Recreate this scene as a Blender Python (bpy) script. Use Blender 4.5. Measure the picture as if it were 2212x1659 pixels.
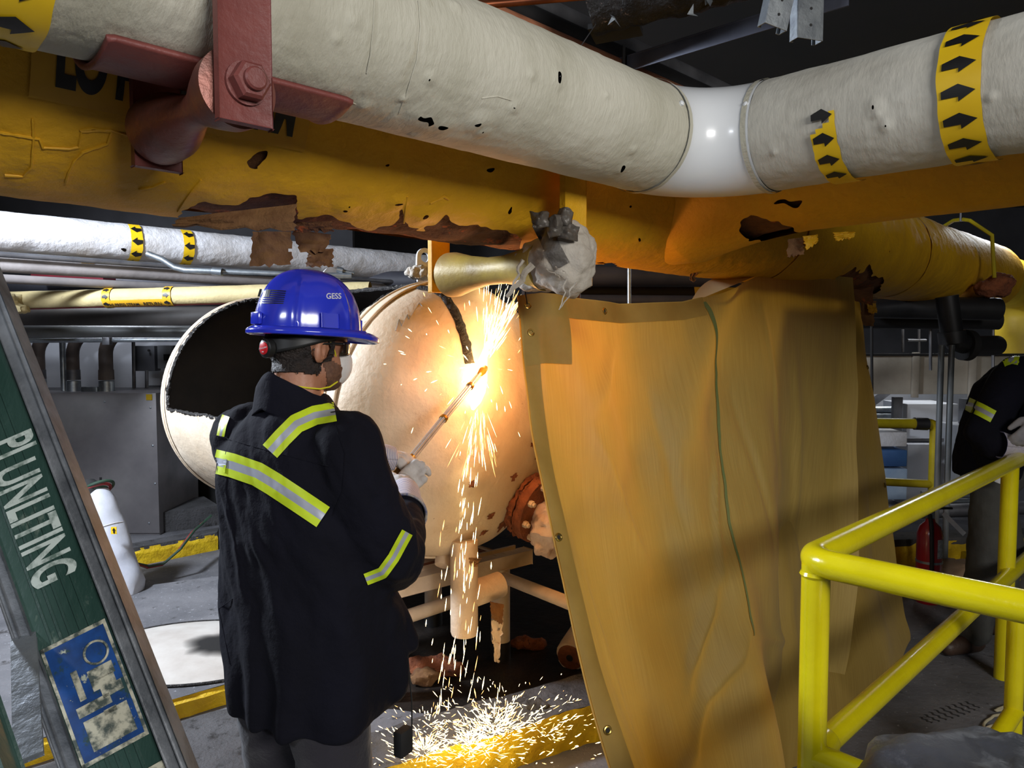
import bpy, bmesh, math, random
from mathutils import Vector, Matrix, noise
from mathutils.bvhtree import BVHTree
random.seed(7)
for o in list(bpy.data.objects): bpy.data.objects.remove(o)
SC = bpy.context.scene
COL = SC.collection
PI = math.pi
# ------------------------------------------------------------------ camera
FPX, HC, CX, CY, HOR = 1600.0, 1.656, 1106.0, 829.5, 740.0
PITCH = math.atan((CY-HOR)/FPX)
cam = bpy.data.cameras.new('camera'); camo = bpy.data.objects.new('camera', cam); COL.objects.link(camo)
cam.sensor_fit = 'HORIZONTAL'; cam.sensor_width = 36.0; cam.lens = 36.0*FPX/2212.0
cam.clip_start = 0.02; cam.clip_end = 100
camo.location = (0, 0, HC); camo.rotation_euler = (PI/2-PITCH, 0, 0)
SC.camera = camo
# ------------------------------------------------------------------ world and lights
w = bpy.data.worlds.new('world'); SC.world = w; w.use_nodes = True
w.node_tree.nodes['Background'].inputs[0].default_value = (0.62, 0.70, 0.80, 1)
w.node_tree.nodes['Background'].inputs[1].default_value = 0.15
def area(name, loc, target, size, power, color, sy=None, spread=PI):
    l = bpy.data.lights.new(name, 'AREA'); l.energy = power; l.color = color; l.size = size
    l.spread = spread
    if sy: l.shape = 'RECTANGLE'; l.size_y = sy
    o = bpy.data.objects.new(name, l); COL.objects.link(o); o.location = loc
    o.rotation_euler = (Vector(target)-Vector(loc)).to_track_quat('-Z', 'Y').to_euler()
    return o
# overhead hall lamp behind the photographer, work lamp by the left wall, lamp bay far right
area('hall_lamp', (2.5, -1.9, 2.75), (0.7, 2.4, 1.2), 1.9, 118, (1.0, 0.98, 0.95), 0.9)
area('hall_lamp_side', (-1.9, -1.6, 2.9), (-0.8, 2.4, 2.1), 0.9, 32, (0.86, 0.92, 1.0), 0.3)
area('work_lamp', (-3.3, 3.0, 2.85), (-1.5, 3.9, 1.7), 0.5, 210, (0.80, 0.88, 1.0), 0.4)
area('aisle_lamp', (4.6, 7.4, 2.9), (3.9, 7.4, 0.5), 1.2, 55, (0.92, 0.96, 1.0), 0.4)
area('wall_lamp_left', (-3.6, 6.3, 2.9), (-3.2, 6.9, 0.6), 0.8, 14, (0.85, 0.9, 1.0), 0.3)
SC.view_settings.view_transform = 'Standard'; SC.view_settings.look = 'None'
SC.view_settings.gamma = 1; SC.view_settings.use_curve_mapping = False
SC.view_settings.exposure = 0.35
# ------------------------------------------------------------------ projection helpers (pixels of a 2212x1659 frame)
FW = Vector((0, math.cos(PITCH), -math.sin(PITCH))); UP = Vector((0, math.sin(PITCH), math.cos(PITCH)))
CAM = Vector((0, 0, HC))
def ray(px, py): return FW + Vector((1, 0, 0))*((px-CX)/FPX) + UP*((CY-py)/FPX)
def W(px, py, y):
    r = ray(px, py); return CAM + r*(y/r.y)
def G(px, py, z=0.0):
    r = ray(px, py); return CAM + r*((z-HC)/r.z)
def proj(P):
    d = Vector(P)-CAM; z = d.dot(FW)
    if z < 1e-3: z = 1e-3
    return (CX+FPX*d.x/z, CY-FPX*d.dot(UP)/z)
AD = Vector((.7125, .7017, 0)).normalized(); BD = Vector((.7017, -.7125, 0)).normalized()
ZV = Vector((0, 0, 1))
def V(*a): return Vector(a)
def nz(p, s=1.0, o=0.0): return noise.noise(Vector(p)*s + Vector((o, o*1.7, -o)))
def fbm(p, s=1.0, o=0.0, n=4):
    v = 0; a = 1; q = Vector(p)*s + Vector((o, o*1.3, -o*.7))
    for i in range(n):
        v += a*noise.noise(q); a *= .5; q = q*2.03
    return v
def inpoly(x, y, poly):
    c = False; j = len(poly)-1
    for i in range(len(poly)):
        xi, yi = poly[i]; xj, yj = poly[j]
        if (yi > y) != (yj > y) and x < (xj-xi)*(y-yi)/(yj-yi)+xi: c = not c
        j = i
    return c
# ------------------------------------------------------------------ materials
MATS = {}
def M(name, c1, c2=None, scale=4.0, rough=.6, metal=0.0, bump=0.0, bscale=40.0, spots=None, spots2=None,
      stretch=(1, 1, 1), rotz=None, transl=0.0, coat=0.0, ramp=(.35, .65), spec=.5, alpha=None, sheen=0, trans=0.0):
    if name in MATS: return MATS[name]
    m = bpy.data.materials.new(name); m.use_nodes = True; MATS[name] = m
    nt = m.node_tree; N = nt.nodes; L = nt.links; bs = N['Principled BSDF']
    bs.inputs['Roughness'].default_value = rough; bs.inputs['Metallic'].default_value = metal
    bs.inputs['Coat Weight'].default_value = coat; bs.inputs['Coat Roughness'].default_value = .12
    bs.inputs['Specular IOR Level'].default_value = spec
    bs.inputs['Sheen Weight'].default_value = sheen
    bs.inputs['Transmission Weight'].default_value = trans
    bs.inputs['Base Color'].default_value = (*c1, 1)
    tc = N.new('ShaderNodeTexCoord'); mp = N.new('ShaderNodeMapping'); L.new(tc.outputs['Object'], mp.inputs[0])
    mp.inputs['Scale'].default_value = stretch
    if rotz is not None:
        mp.vector_type = 'TEXTURE'; mp.inputs['Rotation'].default_value = (0, 0, rotz); mp.inputs['Scale'].default_value = tuple(1/q for q in stretch)
    col = None
    def noise_n(sc, det=5, r=.6):
        n = N.new('ShaderNodeTexNoise'); n.inputs['Scale'].default_value = sc; n.inputs['Detail'].default_value = det
        n.inputs['Roughness'].default_value = r; L.new(mp.outputs[0], n.inputs['Vector']); return n
    def rampn(src, a, b):
        r = N.new('ShaderNodeMapRange'); r.inputs[1].default_value = a; r.inputs[2].default_value = b
        r.clamp = True; L.new(src, r.inputs[0]); return r
    def mix(fac, a, b):
        x = N.new('ShaderNodeMix'); x.data_type = 'RGBA'; L.new(fac, x.inputs[0])
        if hasattr(a, 'is_linked'): L.new(a, x.inputs[6])
        else: x.inputs[6].default_value = (*a, 1)
        x.inputs[7].default_value = (*b, 1)
        return x.outputs[2]
    if c2:
        n = noise_n(scale); r = rampn(n.outputs[0], *ramp); col = mix(r.outputs[0], c1, c2)
    for sp in (spots, spots2):
        if sp:
            sc_, th, cc = sp[:3]; wd = sp[3] if len(sp) > 3 else .04
            n = noise_n(sc_, 8, .7); r = rampn(n.outputs[0], th, th+wd); col = mix(r.outputs[0], col if col else c1, cc)
    if col: L.new(col, bs.inputs['Base Color'])
    if bump:
        n = noise_n(bscale, 6); b = N.new('ShaderNodeBump'); b.inputs['Strength'].default_value = min(1, bump)
        b.inputs['Distance'].default_value = .01*max(1, bump); L.new(n.outputs[0], b.inputs['Height']); L.new(b.outputs[0], bs.inputs['Normal'])
    if transl:
        out = N['Material Output']; t = N.new('ShaderNodeBsdfTranslucent'); ms = N.new('ShaderNodeMixShader')
        ms.inputs[0].default_value = transl; L.new(bs.outputs[0], ms.inputs[1]); L.new(t.outputs[0], ms.inputs[2])
        if col: L.new(col, t.inputs[0])
        else: t.inputs[0].default_value = (*c1, 1)
        L.new(ms.outputs[0], out.inputs[0])
    return m
def EM(name, c, s):
    if name in MATS: return MATS[name]
    m = bpy.data.materials.new(name); m.use_nodes = True; MATS[name] = m
    nt = m.node_tree; nt.nodes.clear()
    e = nt.nodes.new('ShaderNodeEmission'); o = nt.nodes.new('ShaderNodeOutputMaterial')
    e.inputs[0].default_value = (*c, 1); e.inputs[1].default_value = s; nt.links.new(e.outputs[0], o.inputs[0])
    return m
# ------------------------------------------------------------------ object helpers
def tag(o, label, cat, group=None, kind=None):
    if label: o['label'] = label
    if cat: o['category'] = cat
    if group: o['group'] = group
    if kind: o['kind'] = kind
    return o
def empty(name, loc, label, cat, group=None, kind=None):
    o = bpy.data.objects.new(name, None); COL.objects.link(o); o.location = loc; o.empty_display_size = .05
    bpy.context.view_layer.update()
    return tag(o, label, cat, group, kind)
def setpar(o, par):
    if par is not None:
        t = Vector((0, 0, 0)); q = par
        while q is not None:
            t += q.location; q = q.parent
        o.parent = par
        o.matrix_parent_inverse = Matrix.Translation(-t) if par.parent is None else Matrix.Identity(4)
def obj(name, me, mat, par=None, smooth=True, label=None):
    """me: mesh, bmesh or (verts, faces); world coordinates"""
    if isinstance(me, bmesh.types.BMesh):
        d = bpy.data.meshes.new(name); me.to_mesh(d); me.free(); me = d
    elif isinstance(me, tuple):
        d = bpy.data.meshes.new(name); d.from_pydata([tuple(v) for v in me[0]], [], me[1]); me = d
    me.name = name
    mats = mat if isinstance(mat, (list, tuple)) else [mat]
    if not me.materials:
        for m in mats: me.materials.append(m)
    o = bpy.data.objects.new(name, me); COL.objects.link(o)
    if smooth and len(me.polygons):
        me.polygons.foreach_set('use_smooth', [True]*len(me.polygons))
        try: me.set_sharp_from_angle(angle=math.radians(40))
        except Exception: pass
    me.update()
    setpar(o, par)
    if label: o['label'] = label
    return o
def mark(me_faces, idxs): pass
def frame(d):
    d = Vector(d).normalized(); a = ZV if abs(d.z) < .95 else Vector((1, 0, 0))
    e1 = a.cross(d).normalized(); e2 = d.cross(e1).normalized(); return d, e1, e2
def tube(bm, pts, r, n=12, caps=True):
    pts = [Vector(p) for p in pts]; rs = r if isinstance(r, (list, tuple)) else [r]*len(pts)
    rings = []; pe = None
    for i, p in enumerate(pts):
        if i == 0: d = pts[1]-pts[0]
        elif i == len(pts)-1: d = pts[-1]-pts[-2]
        else: d = (pts[i+1]-p).normalized()+(p-pts[i-1]).normalized()
        d.normalize()
        if pe is None: _, e1, _ = frame(d)
        else:
            e1 = pe-d*pe.dot(d)
            if e1.length < 1e-6: _, e1, _ = frame(d)
            e1.normalize()
        e2 = d.cross(e1); pe = e1
        rings.append([bm.verts.new(p+(e1*math.cos(2*PI*k/n)+e2*math.sin(2*PI*k/n))*rs[i]) for k in range(n)])
    for a, b in zip(rings, rings[1:]):
        for k in range(n): bm.faces.new((a[k], a[(k+1) % n], b[(k+1) % n], b[k]))
    if caps:
        bm.faces.new(rings[0][::-1]); bm.faces.new(rings[-1])
    return bm
def TUBE(pts, r, n=12, caps=True): return tube(bmesh.new(), pts, r, n, caps)
def arc(p0, p1, p2, rad, n=8):
    """polyline p0-p1-p2 with the corner rounded"""
    p0, p1, p2 = Vector(p0), Vector(p1), Vector(p2)
    a = (p0-p1).normalized(); b = (p2-p1).normalized(); h = a.angle(b)/2; t = rad/math.tan(h)
    c = p1+(a+b).normalized()*(rad/math.sin(h)); s = p1+a*t-c; e = p1+b*t-c; ang = s.angle(e); ax = s.cross(e).normalized()
    return [p0]+[c+Matrix.Rotation(ang*i/n, 3, ax) @ s for i in range(n+1)]+[p2]
def lathe(bm, prof, o, d, n=24):
    """prof: (dist along axis, radius)"""
    d, e1, e2 = frame(d); o = Vector(o); rings = []
    for t, r in prof:
        rings.append([bm.verts.new(o+d*t+(e1*math.cos(2*PI*k/n)+e2*math.sin(2*PI*k/n))*max(r, 1e-4)) for k in range(n)])
    for a, b in zip(rings, rings[1:]):
        for k in range(n): bm.faces.new((a[k], a[(k+1) % n], b[(k+1) % n], b[k]))
    bm.faces.new(rings[0][::-1]); bm.faces.new(rings[-1]); return bm
def LATHE(prof, o, d, n=24): return lathe(bmesh.new(), prof, o, d, n)
def box(bm, c, size, ax=None, bev=0.0):
    """c centre; ax = 3 axis vectors"""
    b2 = bmesh.new(); r = bmesh.ops.create_cube(b2, size=1)
    ax = ax or (V(1, 0, 0), V(0, 1, 0), V(0, 0, 1))
    for v in b2.verts: v.co = Vector(v.co.x*size[0]*ax[0] + v.co.y*size[1]*ax[1] + v.co.z*size[2]*ax[2])+Vector(c)
    if bev: bmesh.ops.bevel(b2, geom=b2.edges[:], offset=bev, segments=2, affect='EDGES', profile=.5)
    bmesh.ops.recalc_face_normals(b2, faces=b2.faces[:])
    merge(bm, b2); return bm
def merge(bm, b2):
    mp = {v: bm.verts.new(v.co) for v in b2.verts}
    for f in b2.faces:
        try: nf = bm.faces.new([mp[v] for v in f.verts]); nf.material_index = f.material_index
        except ValueError: pass
    b2.free(); return bm
def BOX(c, size, ax=None, bev=0.0): return box(bmesh.new(), c, size, ax, bev)
def grid(fn, nu, nv, closed_u=False):
    vs = []; fs = []
    for j in range(nv+1):
        for i in range(nu if closed_u else nu+1): vs.append(fn(i/nu, j/nv))
    w_ = nu if closed_u else nu+1
    for j in range(nv):
        for i in range(nu):
            a = j*w_+i; b = j*w_+(i+1) % w_; fs.append((a, b, b+w_, a+w_))
    return vs, fs
def ell(bm, c, r, rot=None, seg=16):
    b2 = bmesh.new(); bmesh.ops.create_uvsphere(b2, u_segments=seg, v_segments=max(6, seg//2), radius=1)
    for v in b2.verts:
        q = Vector((v.co.x*r[0], v.co.y*r[1], v.co.z*r[2]))
        if rot: q = rot @ q
        v.co = q+Vector(c)
    return merge(bm, b2)
def chain(bm, pts, rs, n=14):
    for i, (p, r) in enumerate(zip(pts, rs)): ell(bm, p, (r, r, r), seg=n)
    for i in range(len(pts)-1): tube(bm, [pts[i], pts[i+1]], [rs[i], rs[i+1]], n)
def rings(bm, R, n=28):
    """R: list of (centre, rx, ry, [power]) stacked; local axes x,y"""
    out = []
    for c, rx, ry, *pw in R:
        e = pw[0] if pw else 2.0; ring = []
        for k in range(n):
            a = 2*PI*k/n; ca, sa = math.cos(a), math.sin(a)
            ring.append(bm.verts.new(Vector(c)+Vector((math.copysign(abs(ca)**(2/e), ca)*rx, math.copysign(abs(sa)**(2/e), sa)*ry, 0))))
        out.append(ring)
    for a, b in zip(out, out[1:]):
        for k in range(n): bm.faces.new((a[k], a[(k+1) % n], b[(k+1) % n], b[k]))
    bm.faces.new(out[0][::-1]); bm.faces.new(out[-1]); return bm
def remesh(bm, vox, smooth=4):
    bmesh.ops.recalc_face_normals(bm, faces=bm.faces[:])
    d = bpy.data.meshes.new('tmp'); bm.to_mesh(d); bm.free()
    o = bpy.data.objects.new('tmp', d); COL.objects.link(o)
    m = o.modifiers.new('r', 'REMESH'); m.mode = 'VOXEL'; m.voxel_size = vox; m.use_smooth_shade = True
    dg = bpy.context.evaluated_depsgraph_get(); dg.update()
    ev = o.evaluated_get(dg); me = bpy.data.meshes.new_from_object(ev)
    bpy.data.objects.remove(o); bpy.data.meshes.remove(d)
    b = bmesh.new(); b.from_mesh(me); bpy.data.meshes.remove(me)
    for i in range(smooth): bmesh.ops.smooth_vert(b, verts=b.verts[:], factor=.5, use_axis_x=True, use_axis_y=True, use_axis_z=True)
    b.normal_update(); return b
def subdiv_long(bm, L, it=5):
    for _ in range(it):
        es = [e for e in bm.edges if e.calc_length() > L]
        if not es: break
        bmesh.ops.subdivide_edges(bm, edges=es, cuts=1)
        bmesh.ops.triangulate(bm, faces=[f for f in bm.faces if len(f.verts) > 4])
def TEXT(s, size, fn, thick=0, L=.02, sx=1.0, shear=0.0, bold=0.0):
    """text mesh in the plane mapped to 3D by fn(x, y); x centred, y centred on cap height"""
    cu = bpy.data.curves.new('t', 'FONT'); cu.body = s; cu.size = size; cu.align_x = 'CENTER'; cu.align_y = 'CENTER'; cu.offset = bold; cu.shear = shear
    o = bpy.data.objects.new('t', cu); COL.objects.link(o)
    dg = bpy.context.evaluated_depsgraph_get(); dg.update()
    me = bpy.data.meshes.new_from_object(o.evaluated_get(dg)); bpy.data.objects.remove(o); bpy.data.curves.remove(cu)
    b = bmesh.new(); b.from_mesh(me); bpy.data.meshes.remove(me)
    subdiv_long(b, L)
    for v in b.verts: v.co = Vector(fn(v.co.x*sx, v.co.y))
    return b
def POLY(bm, pts, fn, L=.02):
    b = bmesh.new(); vs = [b.verts.new((x, y, 0)) for x, y in pts]; b.faces.new(vs)
    bmesh.ops.triangulate(b, faces=b.faces[:]); subdiv_long(b, L)
    for v in b.verts: v.co = Vector(fn(v.co.x, v.co.y))
    return merge(bm, b)
def arrow(l, w_, cx=0, cy=0, d=1):
    p = [(-l/2, -w_*.21), (0, -w_*.21), (0, -w_*.5), (l/2, 0), (0, w_*.5), (0, w_*.21), (-l/2, w_*.21)]
    return [(cx+d*x, cy+y) for x, y in (p if d > 0 else p[::-1])]
def relax(vs, fs, it=2):
    """soften the stair steps of a torn edge"""
    ed = {}
    for f in fs:
        for a, b in zip(f, f[1:]+f[:1]):
            k = (a, b) if a < b else (b, a); ed[k] = ed.get(k, 0)+1
    nb = {}
    for (a, b), c in ed.items():
        if c == 1: nb.setdefault(a, []).append(b); nb.setdefault(b, []).append(a)
    vs = [Vector(v) for v in vs]
    for _ in range(it):
        new = {a: vs[a]*.4+sum((vs[b] for b in n), Vector())*(.6/len(n)) for a, n in nb.items()}
        for a, p in new.items(): vs[a] = p
    return vs
class Pipe:
    """straight pipe; theta 0 faces e1, 90 deg up"""
    def __init__(s, p0, d, r, e1=None):
        s.p0 = Vector(p0); s.d = Vector(d).normalized(); s.r = r
        if e1 is None:
            e1 = Vector((-s.d.y, s.d.x, 0)).normalized()
            if e1.dot(CAM-s.p0) < 0: e1 = -e1
        s.e1 = (e1-s.d*e1.dot(s.d)).normalized(); s.e2 = s.d.cross(s.e1)
        if s.e2.z < 0: s.e2 = -s.e2
    def P(s, t, th, r=None):
        r = s.r if r is None else r
        return s.p0+s.d*t+(s.e1*math.cos(th)+s.e2*math.sin(th))*r
    def ax(s, px):
        lo, hi = -30, 30
        # column of axis point: solve linear
        k = (px-CX)/FPX; a = s.p0-CAM; b = s.d
        # (a+tb).x = k*(a+tb).FW
        return (k*a.dot(FW)-a.x)/(b.x-k*b.dot(FW))
    def hit(s, px, py):
        r = ray(px, py); o = CAM-s.p0
        a1, a2 = r.dot(s.e1), r.dot(s.e2); b1, b2 = o.dot(s.e1), o.dot(s.e2)
        A_ = a1*a1+a2*a2; B_ = 2*(a1*b1+a2*b2); C_ = b1*b1+b2*b2-s.r**2
        D_ = max(0, B_*B_-4*A_*C_); q = (-B_-math.sqrt(D_))/(2*A_); p = CAM+r*q-s.p0
        return p.dot(s.d), math.atan2(p.dot(s.e2), p.dot(s.e1))
    def surf(s, t0, t1, nt, na, disp=None, mask=None, r=None, a0=0, a1=2*PI):
        full = abs(a1-a0-2*PI) < 1e-6
        def fn(u, v):
            t = t0+(t1-t0)*v; th = a0+(a1-a0)*u; rr = (s.r if r is None else r)
            if disp: rr += disp(t, th)
            return s.P(t, th, rr)
        vs, fs = grid(fn, na, nt, full)
        if mask:
            w_ = na if full else na+1; keep = []
            mk = []
            for i in range(len(vs)):
                j, k = divmod(i, w_); mk.append(mask(vs[i], t0+(t1-t0)*j/nt, a0+(a1-a0)*k/na))
            fs = [f for f in fs if sum(mk[q] for q in f) < 3]
            vs = relax(vs, fs)
        return vs, fs
    def wrap(s, t, th, off=.003):
        return lambda x, y: s.P(t+x, th+y/s.r, s.r+off)
def face_cam_pipe(px0, py0, y0, px1, py1, y1, r):
    a, b = W(px0, py0, y0), W(px1, py1, y1); return Pipe(a, b-a, r), (b-a).length
def S(r, g, b):
    f = lambda c: (c/255/12.92 if c/255 <= .04045 else ((c/255+.055)/1.055)**2.4)
    return (f(r), f(g), f(b))
m_conc = M('concrete', S(112, 111, 114), S(80, 80, 84), 2.2, .8, bump=.5, bscale=30, spots=(9, .60, S(52, 50, 50), .08), spots2=(45, .62, S(170, 172, 178), .05))
m_dconc = M('dirty_concrete', S(82, 81, 83), S(55, 54, 55), 3.5, .85, bump=.9, bscale=60, spots=(14, .56, S(36, 34, 34), .1), spots2=(70, .68, S(190, 190, 195), .03))
m_ycurb = M('yellow_curb_paint', S(226, 190, 22), S(196, 158, 16), 8, .55, bump=.8, bscale=45, spots=(11, .70, S(92, 82, 60), .03))
m_wallw = M('white_wall_paint', S(196, 198, 204), S(176, 178, 185), 1.4, .7, spots=(6, .74, S(110, 105, 100), .02))
m_dark = M('dark_wall', S(46, 46, 50), S(34, 34, 37), 2, .9)
m_ceil = M('ceiling_black', S(22, 21, 22), S(14, 14, 15), 2, .95)
m_black = M('black_matte', S(20, 20, 21), S(30, 29, 29), 6, .75)
m_blackpipe = M('black_pipe', S(38, 37, 38), S(26, 26, 28), 5, .5)
m_steel = M('galvanised_steel', S(170, 176, 180), S(138, 144, 150), 18, .38, .85, bump=.1, bscale=60)
m_dsteel = M('dull_steel', S(128, 128, 132), S(96, 96, 100), 5, .5, .7)
m_copper = M('copper_pipe', S(170, 100, 66), S(120, 66, 44), 5, .35, .8)
m_wpaper = M('white_canvas_jacket', S(198, 194, 178), S(180, 176, 158), 2.4, .72, bump=.45, bscale=34, spots=(4, .66, S(156, 142, 112), .14), spots2=(30, .76, S(60, 55, 48), .02), rotz=.778, stretch=(2.6, .9, .9))
m_wpaperB = M('white_canvas_jacket_b', S(200, 197, 186), S(184, 180, 168), 2.4, .7, bump=.2, bscale=34, spots=(4, .68, S(150, 140, 122), .14), spots2=(30, .77, S(60, 55, 48), .02), rotz=-.793, stretch=(2.4, .9, .9))
m_wclean = M('white_plastic_cover', S(222, 224, 226), S(212, 215, 218), 2, .28, coat=.3)
m_yel = M('yellow_pipe_jacket', S(218, 166, 20), S(196, 144, 15), 1.8, .6, bump=.5, bscale=34, spots=(5.5, .69, S(120, 82, 22), .1), spots2=(26, .755, S(64, 44, 20), .02))
m_yelband = M('yellow_tape', S(240, 200, 30), S(228, 186, 26), 6, .45)
m_yeltag = M('yellow_label', S(205, 158, 30), S(190, 140, 28), 6, .5)
m_ink = M('black_ink', S(18, 17, 17), S(26, 25, 25), 12, .5)
m_insul = M('brown_insulation', S(120, 78, 44), S(82, 50, 30), 9, .95, bump=1.2, bscale=50, spots=(14, .58, S(166, 82, 36), .06), spots2=(30, .64, S(44, 28, 18), .05))
m_flap = M('torn_jacket_paper', S(132, 96, 58), S(104, 70, 42), 14, .9, bump=.5, bscale=60, spots=(30, .66, S(64, 42, 26), .03))
m_red = M('red_oxide_steel', S(126, 66, 60), S(108, 54, 50), 6, .5, bump=.25, bscale=45, spots=(40, .72, S(172, 140, 130), .02))
m_redroll = M('worn_red_roller', S(134, 76, 62), S(112, 78, 70), 9, .38, .35, bump=.2, bscale=60)
m_rail = M('glossy_yellow_rail', S(222, 208, 16), S(208, 192, 14), 5, .22, coat=.5, bump=.12, bscale=60)
m_railold = M('old_yellow_rail', S(176, 158, 24), S(150, 132, 22), 5, .35)
m_cream = M('cream_tank_paint', S(214, 198, 176), S(196, 176, 150), 3.2, .62, bump=.4, bscale=30, spots=(7, .645, S(150, 112, 80), .10), spots2=(38, .70, S(96, 62, 42), .02))
m_soot = M('soot_black_steel', S(30, 28, 28), S(50, 45, 42), 2.4, .8, bump=.6, bscale=14, spots=(6, .68, S(70, 62, 56), .12))
m_slag = M('burnt_slag', S(44, 40, 38), S(24, 22, 22), 40, .5, .3, bump=1.2, bscale=90, spots=(50, .60, S(150, 146, 140), .04))
m_rust = M('flaking_rust', S(150, 86, 52), S(112, 62, 40), 16, .95, bump=1.4, bscale=60, spots=(26, .60, S(84, 44, 30), .05))
m_beigepaint = M('beige_stand_paint', S(226, 206, 184), S(206, 184, 158), 6, .55, bump=.25, bscale=40, spots=(22, .70, S(120, 86, 60), .03))
# ---- floor, walls, ceiling
def slab(name, x0, y0, x1, y1, z0, z1, mat):
    return tag(obj(name, BOX(((x0+x1)/2, (y0+y1)/2, (z0+z1)/2), (x1-x0, y1-y0, z1-z0)), mat, smooth=False), None, None, kind='structure')
fl = slab('floor', -7, -4, 8, 11, -.12, 0, m_conc)
fl['label'] = 'grey concrete plant room floor with dark stains'
cl = slab('ceiling', -7, -4, 8, 11, 3.6, 3.72, m_ceil); cl['label'] = 'black unlit ceiling above the pipes'
slab('wall_back', -7, 10.8, 8, 10.95, 0, 3.6, m_dark)
slab('wall_left', -7.1, -4, -6.95, 11, 0, 3.6, m_dark)
slab('wall_right', 7.95, -4, 8.1, 11, 0, 3.6, m_dark)
slab('wall_front', -7, -4.1, 8, -3.95, 0, 3.6, m_dark)
wl = slab('wall_partition', -6.9, 7.3, -2.2, 7.42, 0, 1.72, m_wallw); wl['label'] = 'white painted partition wall behind the steel cabinet'
slab('trim_1', -6.9, 7.24, -2.2, 7.3, 0, .30, m_black)
for i, zz in enumerate((.74, .98, 1.20)):
    slab('trim_%d' % (i+2), -3.6, 7.27, -2.2, 7.3, zz, zz+.035, m_dsteel)
slab('wall_partition_upper', -6.9, 7.5, -1.6, 7.6, 1.72, 3.6, m_dark)  # weaker light on the upper wall is put into its dark colour
wr = slab('wall_far', 2.6, 10.4, 7.9, 10.5, 0, 1.42, m_wallw); wr['label'] = 'pale far wall behind the guard rail'
# dark wet, sooty patch of floor under the tank (a thin layer of grime)
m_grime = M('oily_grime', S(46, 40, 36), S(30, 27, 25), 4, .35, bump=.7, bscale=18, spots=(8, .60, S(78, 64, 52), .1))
def blobpoly(pts, z, seed, n=6):
    out = []
    for i in range(len(pts)):
        a = Vector(pts[i]); b = Vector(pts[(i+1) % len(pts)])
        for k in range(n):
            q = a.lerp(b, k/n); out.append((q.x+.09*nz((q.x, q.y, seed), 3), q.y+.09*nz((q.x, q.y, seed+9), 3), z))
    return out
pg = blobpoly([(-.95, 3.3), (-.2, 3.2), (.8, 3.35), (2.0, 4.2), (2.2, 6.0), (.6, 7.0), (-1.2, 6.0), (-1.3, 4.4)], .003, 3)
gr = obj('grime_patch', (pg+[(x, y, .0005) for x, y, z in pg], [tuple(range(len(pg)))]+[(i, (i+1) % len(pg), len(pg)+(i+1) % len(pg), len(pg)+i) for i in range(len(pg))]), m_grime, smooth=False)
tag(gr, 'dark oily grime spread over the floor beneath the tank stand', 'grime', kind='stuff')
pg = blobpoly([(-2.6, 1.2), (-.9, 1.2), (-.75, 2.6), (-1.15, 3.32), (-1.7, 2.95), (-2.7, 2.1)], .003, 5)
gr = obj('cinder_dirt', (pg+[(x, y, .0005) for x, y, z in pg], [tuple(range(len(pg)))]+[(i, (i+1) % len(pg), len(pg)+(i+1) % len(pg), len(pg)+i) for i in range(len(pg))]), m_dconc, smooth=False)
tag(gr, 'black gritty dirt on the floor in front of the near yellow kerb', 'dirt', kind='stuff')
# ---- raised pad on the left with a yellow kerb face
c0, c1 = V(-3.05, 1.85, 0), V(-.98, 3.60, 0)
d_ = (c1-c0).normalized(); n_ = V(-d_.y, d_.x, 0)
def prism(name, pts, z0, z1, mat, par=None):
    n = len(pts); vs = [(p[0], p[1], z0) for p in pts]+[(p[0], p[1], z1) for p in pts]
    fs = [tuple(range(n))[::-1], tuple(range(n, 2*n))]+[(i, (i+1) % n, n+(i+1) % n, n+i) for i in range(n)]
    return obj(name, (vs, fs), mat, par, smooth=False)
pad = prism('trim_pad', [c0+n_*.015, c1+n_*.015, c1+n_*.55, (-1.6, 5.1), (-4.6, 3.6), c0+n_*.9], 0, .085, m_conc)
tag(pad, 'raised grey concrete pad with a yellow painted front edge', None, kind='structure')
def roughslab(a, b, h, z0, mat, name, par=None, th=.02, seed=0, bite=None, lab=None):
    a, b = Vector(a), Vector(b); L_ = (b-a).length; dd = (b-a)/L_; nn = V(dd.y, -dd.x, 0)
    if nn.dot(CAM-a) < 0: nn = -nn
    nu, nv = max(4, int(L_/.02)), 8
    def fn(u, v):
        p = a.lerp(b, u)+V(0, 0, z0+h*v)
        o = th+.006*fbm(p, 14, seed)
        if v > .85: o -= .012+.012*max(0, nz(p, 9, seed))
        return p+nn*o
    return obj(name, grid(fn, nu, nv), mat, par)
roughslab(c0, c1, .088, 0, m_ycurb, 'yellow_face', pad, .012, 2)
# far yellow kerb at left
f0, f1 = G(40, 1275), G(470, 1187)
fk = prism('trim_kerb', [f0, f1, f1+V(-.05, .16, 0), f0+V(-.05, .16, 0)], 0, .14, m_dconc)
tag(fk, 'far yellow painted kerb in front of the steel cabinet', None, kind='structure')
roughslab(f0, f1, .13, 0, m_ycurb, 'yellow_face', fk, .012, 4)
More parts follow.
